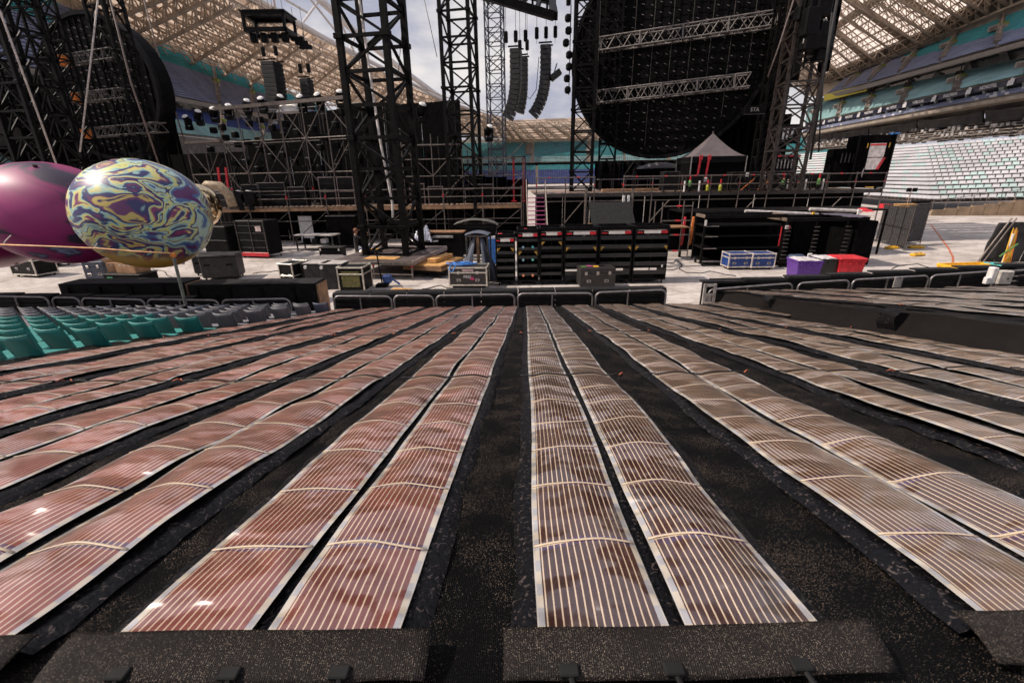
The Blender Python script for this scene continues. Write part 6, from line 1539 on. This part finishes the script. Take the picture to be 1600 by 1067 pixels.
# --- row of tall black racks
TAPEW = mat('white_reflective', (.70, .66, .62), .5, 0, .08)
def rack(label, pxa, pxb, ytop, k, slots, Y=18.3):
    a, b = D(pxa, 440, Y), D(pxb, 440, Y); w = (b.x - a.x) * .97; h = D((pxa + pxb) / 2, ytop + 4, Y).z
    t = thing('road_rack', label, 'rack', ((a.x + b.x) / 2, Y + .55, 0), 0, 'tall black racks on castors'); d = 1.1; z0 = .16
    for sx_ in (-1, 1): boxp('side_panel', (sx_ * (w / 2 - .025), 0, (z0 + h) / 2), (.05, d, h - z0), BLACK, t, .008)
    boxp('bottom_panel', (0, 0, z0 + .03), (w - .1, d, .06), BLACK, t); boxp('back_panel', (0, d / 2 - .02, (z0 + h) / 2), (w - .1, .03, (h - z0) * (.98 if k < 3 else .55)), VOID, t)
    boxp('tray_floor', (0, 0, h - .20), (w - .1, d - .06, .03), mat('grey_tray', (.20, .17, .16), .7, 0, .4, 7), t)
    for y in (-1, 1): boxp('tray_rim', (0, y * (d / 2 - .02), h - .07), (w - .1, .035, .16), BLACK, t)
    boxp('header', (0, -d / 2 + .01, h - .24), (w - .1, .04, .15), BLACK, t)
    tp_ = boxp('white_tape', (0, -d / 2 - .015, h - .235), (w * .48, .01, .11), TAPEW, t, .002); boxp('red_tape', (w * .34, -d / 2 - .0155, h - .235), (w * .18, .01, .11), RED, t, .002); boxp('red_tape', (-w * .36, -d / 2 - .0155, h - .25), (w * .16, .01, .05), RED, t, .002)
    n = 5
    for q in range(n):
        z = z0 + (q + .9) * (h - z0 - .4) / n
        boxp('shelf_rail', (0, -d / 2 + .03, z), (w - .1, .05, .12 if k < 3 else .16), mat('rack_bar', (.020, .019, .019), .45), t, .006)
        if q in (1, 3): boxp('inner_box', (0, 0, z - .14), (w - .14, d * .8, .10), BLACK, t)
    boxp('centre_post', (0, -d / 2 + .05, (z0 + h - .3) / 2 + .05), (.04, .04, h - z0 - .4), BLACK, t)
    zy = h - (.62 if k in (0, 2) else (.95 if k == 1 else .86))
    for sx_ in (-1, 1):
        MB().prism([(sx_ * (w / 2 - .06), zy + .08), (sx_ * (w / 2 - .06), zy - .08), (sx_ * (w / 2 - .20), zy + .08)], -d / 2 - .012, -d / 2 - .002, 1).build('yellow_gusset', mat('dull_yellow', (.36, .20, .03), .6), t)
    if k == 1:
        for q, (z, cc) in enumerate(((1.55, (.10, .45, .50)), (1.05, (.12, .50, .40)), (.42, (.7, .25, .12)))):
            for sx_ in (-.22, .22): MB().cyl((sx_ * w, -d / 2 - .02, z), .05, .03, 12, 1).build('round_socket', mat('socket_%d%s' % (q, sx_ > 0), cc if sx_ > 0 or q == 2 else (.25, .42, .52), .3), t)
    if k >= 3:
        for q in range(2): boxp('pale_slat', (-w * .2 + q * w * .36, d / 2 - .0, h * .40), (w * .30, .03, .10), TAPEW, t, .004); boxp('pale_slat', (-w * .2 + q * w * .36, d / 2, h * .50), (w * .28, .03, .04), mat('grey_notice', (.33, .30, .28), .6), t, .004)
    castors(t, w, d)
    if k == 5: boxp('white_plug', (w * .36, -d / 2 - .02, .72), (.06, .02, .10), WHITE, t)
    if k in (0, 1):
        for q in range(5): boxp('loose_item', (random.uniform(-.3, .3) * w, random.uniform(-.3, .3), h - .15), (.18, .16, random.uniform(.06, .22)), (RED, WHITE, PLY, BLACK, TAPEW)[q], t, .02)
    return t
edges = [(775, 806, 362), (808, 842, 354), (843, 879, 352), (880, 932, 351), (933, 985, 350), (986, 1040, 349)]
for k, (a, b, yt) in enumerate(edges):
    rack(('open black rack at the left end of the rack row', 'narrow black rack with round coloured sockets', 'narrow black rack with yellow corners third from left', 'wide black rack fourth from left in the rack row', 'wide black rack second from right in the rack row', 'wide black rack at the right end of the rack row')[k], a, b, yt, k, 5)
# two flight cases before the racks
Cf = mat('dark_case_front', (.028, .024, .023), .45)
c = case('black flight case with pale trim and a heap of blue rope', G(733, 451) + V((.0, .45, 0)), R(-4), 1.5, .85, .72, m=Cf)
text_obj('PRG', .17, PAPER, c, facing(V((-.02, -.445, .47)), V((1, 0, 0))), .003)
MB().prism([(.08, .36), (.22, .34), (.27, .40), (.20, .44), (.25, .48), (.12, .46)], -.448, -.443, 1).build('printed_mark', mat('pink_print', (.40, .03, .11), .5), c)
boxp('label_strip', (0, -.442, .735), (.45, .008, .07), mat('pink_strip', (.45, .30, .30), .6), c, .002)
rp2 = thing('rope_coil', 'tangled blue rope lying on the black flight case', 'rope', c.location + V((-.2, .05, .86)))
for k in range(7):
    rr = .12 + .04 * (k % 4); cx0, cy0 = random.uniform(-.45, .3), random.uniform(-.15, .15)
    MB().tube([(cx0 + rr * 1.6 * math.cos(a / 8 * 6.28), cy0 + rr * math.sin(a / 8 * 6.28), .03 + .02 * k * .6 + .02 * math.sin(a * 2)) for a in range(9)], .02, 6).build('rope_loop', LBLUE, rp2, True)
MB().tube([(-.45, -.2, .1), (-.55, -.5, .0), (-.5, -.55, -.2), (-.38, -.52, -.1), (-.3, -.42, .05)], .02, 6).build('rope_loop', LBLUE, rp2, True)
c = case('black trunk with three latches standing before the racks', G(933, 453) + V((0, .45, 0)), R(2), 1.38, .8, .72, m=Cf, latches=3, trim=None)
for k, m_ in enumerate((GREENL, PINK, YEL, BLACK, GREYP)):
    o = boxp('lid_sticker', (-.5 + k * .24, -.05 + .1 * (k % 2), .848), (.2, .26, .008), m_, c, .002); o.rotation_euler = (0, 0, .0)

# --- right field
def frame_shelf(label, pa, pb, ytop, Y, d, shelves, posts, rz, lad=False):
    a, b = D(*pa, Y), D(*pb, Y); w = (V((b.x, b.y, 0)) - V((a.x, a.y, 0))).length; h = D((pa[0] + pb[0]) / 2, ytop, Y).z
    t = thing('shelf_cart', label, 'shelf cart', (a.x, a.y, 0), rz, 'long black shelf carts'); z0 = .18
    for x in posts:
        for y in (0, d): boxp('upright', (x * w, y, (h + z0) / 2), (.09, .09, h - z0), BLACK2, t)
    for z in shelves: boxp('shelf', (w / 2, d / 2, z0 + z * (h - z0)), (w, d, .07), BLACK, t, .01)
    for y in (0, d): boxp('top_rail', (w / 2, y, h), (w + .08, .12, .16), BLACK2, t, .01)
    for x in (0, 1): boxp('top_rail', (x * w, d / 2, h), (.10, d, .14), mat('brown_rail', (.16, .12, .09), .5), t, .01)
    boxp('back_sheet', (w / 2, d - .03, (h + z0) / 2), (w * .98, .03, (h - z0) * .96), VOID, t)
    castors(t, w * 2 - .0, d * 1) if False else None
    for x in (.04, .96):
        for y in (.1, .9): o_ = MB().cyl((0, 0, 0), .10, .06, 14, 0).build('castor', RUB, t); o_.location = (x * w, y * d, .10)
    if lad:
        for x in posts:
            for k in range(9): boxp('bracket', (x * w + .05, -.06, z0 + .25 + k * (h - z0 - .4) / 9), (.22, .14, .03), DSTEEL, t)
    return t, w, h
s1, w1_, h1_ = frame_shelf('long black shelf cart with four shelves behind the blue cases', (1094, 412), (1212, 412), 338, 21.8, 1.2, (.05, .32, .58, .80), (0, 1), R(-2))
boxp('white_tape', (.0, -.06, h1_ - .28), (.10, .02, .26), TAPEW, s1)
for z in (.36, .62, .84): boxp('lit_board', (.35, .2, .18 + z * (h1_ - .18) - .1), (.6, .5, .03), mat('grey_tray', (.20, .17, .16), .7), s1)
boxp('red_strap', (w1_ - .12, -.05, h1_ * .6), (.06, .02, .9), RED, s1)
s2, w2_, h2_ = frame_shelf('big black cart with rows of brackets behind the bins', (1218, 414), (1340, 412), 343, 21.2, 1.7, (.02,), (0, .36, .75), R(0), True)
boxp('end_cover', (w2_ * .985, .8, h2_ * .5), (.9, 1.9, h2_ * .92), VOID, s2, .03); boxp('red_white_tape', (-.02, -.06, h2_ - .32), (.16, .02, .16), TAPEW, s2); boxp('red_white_tape', (.10, -.06, h2_ - .33), (.06, .02, .16), RED, s2)
boxp('blue_bundle', (.9, .3, .42), (.75, .4, .28), mat('slate_bundle', (.05, .07, .12), .6), s2, .1); boxp('white_pad', (w2_ * .36 - .05, -.1, .5), (.22, .06, .34), WHITE, s2, .03)
cvm = mat('violet_sheet', (.10, .09, .13), .35, 0, .2, 3)
grid_obj('cover_sheet', cvm, s2, 14, frange(-.2, 1.9, .2), lambda u, y: (w2_ * (.72 + .34 * u), y, h2_ + .10 + .05 * nz3(u * 4, y * 3)))
# canopy frame behind with white tubes on top
cf = thing('long_canopy', 'dark long canopy behind the shelf carts with orange cables', 'canopy', (D(1062, 400, 24.5).x, 24.5, 0)); wl_ = D(1368, 400, 24.5).x - D(1062, 400, 24.5).x; hc_ = D(1200, 332, 24.5).z
for k in range(6): boxp('canopy_post', (k * wl_ / 5, 0, hc_ / 2), (.09, .09, hc_), BLACK2, cf); boxp('canopy_post', (k * wl_ / 5, 2.4, hc_ / 2), (.09, .09, hc_), BLACK2, cf)
for k in range(5): boxp('canopy_roof', ((k + .5) * wl_ / 5, 1.2, hc_ + .05), (wl_ / 5 * .99, 2.6, .08), BLACK, cf); boxp('back_cloth', ((k + .5) * wl_ / 5, 2.5, hc_ / 2), (wl_ / 5 * .99, .04, hc_), VOID, cf)
for px, m_, hh in ((1079, ORANGE, .9), (1066, RED, .8)):
    x = D(px, 380, 24.3).x - cf.location.x
    for q in range(5): MB().tube([(x + .02 * q, -.1, hc_ - .15), (x + .03 * q - .05, -.14, hc_ * .6), (x - .04 + .02 * q, -.12, hc_ * (.25 + .1 * random.random()))], .022, 5).build('hanging_cable', m_, cf, True)
for k, (a, b, z) in enumerate((((1164, 330), (1278, 335), 0), ((1265, 327), (1346, 330), .12))):
    A_, B_ = D(*a, 24.2), D(*b, 24.2); tt = thing('roller_tube', '%s long pale tube lying on the dark canopy' % ('left', 'right')[k], 'tube', A_); bar('tube', (0, 0, 0), B_ - A_, .16, mat('grey_white_tube', (.50, .46, .44), .5), tt, round_=True)
    if k: heap('red and white tape bundle at the end of the pale tube', B_ + V((.25, .2, 0)), .9, .6, .22, RED, B_.z - .05, 'tape')
    bar('tube_strap', (B_ - A_) * .92 + V((0, -.1, -.2)), (B_ - A_) * .92 + V((0, -.1, .1)), .1, YEL if not k else WHITE, tt)
# blue twin cases
BT = mat('pale_case_trim', (.62, .55, .50), .45, .3)
for k, px in enumerate((1155, 1191)):
    case('%s of the two blue flight cases with silver trim' % ('left', 'right')[k], G(px, 422) + V((0, .4, 0)), R(0), 1.04, .75, .62, m=BLUEP, trim=BT, lid=.3)
# temporary mesh fence with yellow feet
FMESH = mat('fence_mesh', (.055, .052, .055), .7, 0, .4, 9)
def fence_panel(label, pa, pb, ytop):
    a, b = G(*pa), G(*pb); v = b - a; w = v.length; t = thing('mesh_fence', label, 'fence', (a.x, a.y, 0), math.atan2(v.y, v.x), 'temporary fence panels'); h = D(*(pa[0] + (14 if ytop else 0), ytop), a.y).z
    for x in (0, w): bar('fence_post', (x, 0, 0), (x, 0, h), .05, STEEL, t, round_=True)
    for z in (.15, h * .5, h): bar('fence_rail', (0, 0, z), (w, 0, z), .04, STEEL if z > h * .6 else DSTEEL, t, round_=True)
    boxp('shade_cloth', (w / 2, .03, h * .53), (w * .99, .015, h * .88), FMESH, t, .002)
    n = 14
    for k in range(n): bar('fence_wire', ((k + .5) * w / n, -.02, .1), ((k + .5) * w / n, -.02, h), .012, DSTEEL, t)
    return t
fence_panel('shaded fence panel beside the big cart, set edge on', (1368, 378), (1412, 392), 318)
fence_panel('shaded fence panel with diagonal prop beyond the big cart', (1404, 386), (1437, 382), 320)
pr = thing('fence_prop', 'diagonal steel prop leaning on the fence panel', 'prop', G(1408, 386)); bar('prop_tube', (0, 0, .1), D(1440, 341, G(1437, 382).y) - pr.location, .07, STEEL, pr, round_=True); boxp('prop_shoe', (0, 0, .05), (.25, .2, .1), STEEL, pr)
for k, (px, py) in enumerate(((1393, 389), (1431, 388), (1433, 400), (1385, 372), (1405, 378))):
    p = G(px, py); t = thing('ballast_block', 'yellow plastic fence foot, %s' % ('left one in front of the shaded panels', 'right one under the diagonal prop', 'nearest one lying alone on the floor', 'farthest one beside the big cart', 'one behind the left foot')[k], 'fence foot', (p.x, p.y, 0), R((10, -8, 15, 0, 5)[k]), 'yellow fence feet')
    boxp('foot_block', (0, 0, .07), (.78, .30, .14), YEL, t, .04)
    for s in (-1, 1): boxp('foot_boss', (s * .15, 0, .16), (.14, .14, .05), mat('dark_yellow', (.45, .24, .02), .5), t, .02)
mk = MB()
pts = [G(1455, 352), G(1470, 372), G(1482, 388), G(1489, 402), G(1489, 418)]
for a, b in zip(pts, pts[1:]):
    d_ = (b - a).normalized(); s = V((-d_.y, d_.x, 0)) * .045; mk.add([a - s + V((0, 0, .004)), b - s + V((0, 0, .004)), b + s + V((0, 0, .008)), a + s + V((0, 0, .008))], [(0, 1, 2, 3)])
tag(mk.build('floor_line', mat('orange_floor_tape', (.45, .13, .06), .7), None), 'orange tape line on the floor right of the fence feet', 'floor line')
# shrouded fence at the right edge with poles
a = G(1528, 414); t = thing('shrouded_fence', 'black cloth covered fence with sloping steel frame at the right edge', 'fence', (a.x, a.y, 0), R(-6)); hf = D(1560, 348, a.y).z
for k in range(4):
    o = grid_obj('fence_cloth', mat('hanging_black_mesh', (.022, .021, .022), .75, 0, .6, 3, .6, 5), t, 14, frange(.12, hf, .22), lambda u, z, k=k: (.10 + z * .10 + (k + u * .985) * 1.7, .05 + .10 * nz3((k + u) * 2.2, z * 1.6) + .05 * math.sin((k + u) * 7 + z * 2), z)); o.modifiers.new('s', 'SOLIDIFY').thickness = .012
for (x0, x1) in ((-.15, .75), (.08, .95)): bar('frame_pole', (x0, -.05, 0), (x1, 0, hf + .2), .07, STEEL, t, round_=True)
for k in range(5):
    x = .7 + k * 1.7; bar('fence_post', (x, .1, 0), (x, .1, hf), .05, STEEL, t, round_=True)
bar('top_rail', (.7, .05, hf), (7.5, .05, hf), .05, DSTEEL, t, round_=True); bar('white_pipe', (.9, -.12, 0), (.95, -.1, hf * .75), .09, WHITE, t, round_=True)
pk = thing('pole_bundle', 'bundle of yellow and orange poles leaning on the shrouded fence', 'poles', V((a.x + .95, a.y - .35, .1)))
for k in range(6): bar('pole', (-.2 + k * .07, 0, 0), (.0 + k * .045, .25, 1.6 - .06 * (k % 3)), .045, (YEL, ORANGE, YEL, mat('ochre_pole', (.55, .30, .06), .5), YEL, ORANGE)[k], pk, round_=True)
bar('green_strap', (-.5, -.05, .35), (.25, .05, .9), .05, GREENL, pk)
ty = G(1523, 424); t = thing('yellow_tray', 'low yellow tray of parts under the pole bundle', 'tray', (ty.x, ty.y + .4, 0), R(4))
boxp('tray_floor', (0, 0, .10), (2.1, .8, .10), YEL, t, .03)
for s in (-1, 1): boxp('tray_rim', (0, s * .4, .18), (2.1, .07, .14), YEL, t, .02); boxp('tray_rim', (s * 1.04, 0, .18), (.07, .8, .14), YEL, t, .02)
# sign on a stick in the lower seats
sg = thing('small_sign', 'small double black sign on a stick near the stand', 'sign', G(1412, 335)); hs_ = D(1416, 297, sg.location.y).z
bar('stick', (0, 0, 0), (.15, 0, hs_), .06, mat('brown_stick', (.3, .2, .14), .6), sg)
for s in (-.28, .34): boxp('sign_plate', (.12 + s, -.03, hs_), (.5, .03, .38), BLACK, sg)
ob = thing('orange_box', 'tan crate on dark table behind the fence panels', 'crate', G(1408, 345)); boxp('table', (0, 0, 1.0), (2.6, 1.0, .1), BLACK, ob); boxp('crate', (0, 0, 1.25), (1.7, .6, .4), PLY, ob, .03); boxp('crate', (-1.6, .2, 1.2), (.8, .6, .5), RED, ob, .03); boxp('crate', (1.5, .2, 1.35), (1.3, .6, .7), BLACK, ob, .03)
for x in (-1.2, 1.2): bar('table_leg', (x, 0, 0), (x, 0, 1.0), .08, DSTEEL, ob)
# scaffold access tower right of the racks
sa = thing('access_scaffold', 'small steel access scaffold right of the racks', 'scaffold', (D(1028, 400, 23.5).x, 23.5, 0))
for x in (0, 1.5):
    for y in (0, 1.2): bar('standard', (x, y, 0), (x, y, 2.9), .06, STEEL, sa, round_=True)
for z in (.5, 1.3, 2.0, 2.7): bar('ledger', (0, 0, z), (1.5, 0, z), .055, STEEL, sa, round_=True); bar('red_sleeve', (.7, -.02, z), (.95, -.02, z), .075, RTAPE, sa, round_=True)
boxp('platform_plank', (.75, .6, 1.65), (1.5, 1.1, .06), PLYD, sa)

# ================================================================== PERSON AT THE THICK TOWER
def person(label, p, rz):
    root = thing('person', label, 'person', p, rz)
    J = {}; names_ = []; vs = []; rs = []; es = []
    def j(n, x, y, z, r, par=None, r2=None):
        names_.append(n); vs.append((x, y, z)); rs.append((r, r2 or r)); J[n] = len(vs) - 1
        if par: es.append((J[par], J[n]))
    j('pelvis', 0, 0, .95, .155, None, .12); j('waist', 0, .01, 1.10, .145, 'pelvis', .11); j('chest', 0, .03, 1.30, .165, 'waist', .12); j('neckb', 0, .03, 1.47, .085, 'chest'); j('neck', 0, .04, 1.53, .055, 'neckb'); j('headb', 0, .07, 1.60, .075, 'neck', .09); j('head', 0, .08, 1.69, .085, 'headb', .10); j('crown', 0, .07, 1.77, .055, 'head', .07)
    for s, n in ((-1, 'l'), (1, 'r')):
        j('hip' + n, s * .10, 0, .88, .095, 'pelvis'); j('knee' + n, s * .12, .04 + .05 * s, .48, .065, 'hip' + n); j('ankle' + n, s * .12, .0 + .08 * s, .09, .045, 'knee' + n); j('toe' + n, s * .13, .16 + .08 * s, .04, .04, 'ankle' + n)
        j('sho' + n, s * .19, .05, 1.42, .068, 'neckb'); j('elb' + n, s * .24, .28, 1.30 + .03 * s, .045, 'sho' + n); j('wri' + n, s * .12, .50, 1.45 + .07 * s, .032, 'elb' + n)
        j('palm' + n, s * .11, .57, 1.49 + .07 * s, .034, 'wri' + n, .02)
        for q in range(4): j('f%d%s' % (q, n), s * (.11 + (q - 1.5) * .022), .64, 1.53 + .07 * s - .006 * abs(q - 1), .010, 'palm' + n); j('g%d%s' % (q, n), s * (.11 + (q - 1.5) * .020), .665, 1.50 + .07 * s, .009, 'f%d%s' % (q, n))
        j('th' + n, s * .07, .59, 1.51 + .07 * s, .011, 'palm' + n)
    me = bpy.data.meshes.new('body'); me.from_pydata(vs, es, []); o = bpy.data.objects.new('body_tmp', me); col.objects.link(o)
    sk_ = o.modifiers.new('skin', 'SKIN'); lay = me.skin_vertices[0].data
    for i, r in enumerate(rs): lay[i].radius = r; lay[i].use_root = i == 0
    o.modifiers.new('sub', 'SUBSURF').levels = 2
    dg = bpy.context.evaluated_depsgraph_get(); dg.update(); fm = bpy.data.meshes.new_from_object(o.evaluated_get(dg)); bpy.data.objects.remove(o)
    fm.materials.clear()
    for m_ in (mat('skin', (.42, .24, .17), .55), mat('black_shirt', (.012, .012, .014), .8), mat('dark_trousers', (.03, .028, .03), .8), mat('boots', (.015, .012, .01), .6)): fm.materials.append(m_)
    for pl_ in fm.polygons:
        c_ = pl_.center
        pl_.material_index = 3 if c_.z < .13 else 2 if c_.z < 1.0 else (0 if (c_.z > 1.50 and c_.y < .3) or c_.y > .30 else 1); pl_.use_smooth = True
    b = bpy.data.objects.new('body', fm); col.objects.link(b); b.parent = root
    cap = MB()
    for jj in range(5):
        th = jj / 4 * math.pi / 2
        for i in range(14): cap.v.append((.112 * math.cos(th) * math.cos(i / 14 * 6.283), .075 + .125 * math.cos(th) * math.sin(i / 14 * 6.283), 1.715 + .115 * math.sin(th)))
    for jj in range(4):
        for i in range(14): cap.f.append((jj * 14 + i, jj * 14 + (i + 1) % 14, (jj + 1) * 14 + (i + 1) % 14, (jj + 1) * 14 + i))
    cap.build('cap', mat('rust_cap', (.22, .08, .04), .8), root, True); MB().box((0, .23, 1.715), (.16, .14, .015), .006).build('cap_brim', MATS['rust_cap'], root)
    for s in (-1, 1): MB().box((s * .035, .168, 1.685), (.028, .012, .014), .004).build('eye', BLACK, b); MB().box((s * .098, .08, 1.67), (.02, .04, .055), .008).build('ear', MATS['skin'], b)
    MB().box((0, .178, 1.655), (.026, .035, .045), .01).build('nose', MATS['skin'], b); MB().box((0, .165, 1.615), (.05, .012, .012), .003).build('mouth', mat('lips', (.30, .12, .10), .6), b); MB().box((0, .0, 1.64), (.17, .10, .10), .03).build('hair', mat('brown_hair', (.05, .03, .02), .8), b)
    return root
pz = G(560, 412)
person('person in black shirt and rust cap reaching towards the thick tower', (pz.x, pz.y, 0), R(-72))

# cables lying on the floor
for k, (pts, lb) in enumerate(((((395, 428), (430, 424), (470, 428), (505, 424)), 'black cable across the floor left of the case row'), (((1035, 424), (1060, 420), (1075, 428), (1110, 425), (1150, 432)), 'black cable on the floor right of the racks'), (((1045, 412), (1058, 408), (1066, 414), (1062, 420)), 'short black cable loop near the access scaffold'), (((660, 452), (690, 447), (720, 455), (770, 456)), 'black cable on the floor before the flight case'), (((240, 420), (262, 428), (270, 440), (285, 436)), 'thin cable on the floor below the marbled balloon'), (((1390, 420), (1430, 412), (1470, 424), (1500, 418)), 'black cable on the floor before the yellow tray'))):
    P_ = [G(*p) + V((0, 0, .02)) for p in pts]; Q_ = []
    for a, b in zip(P_, P_[1:]):
        for q in range(6): Q_.append(a.lerp(b, q / 6) + V((.05 * nz3(q, k), .12 * math.sin(q * 1.05 + k), 0)))
    rope(lb, Q_ + [P_[-1]], .018, CORD, 'cable')
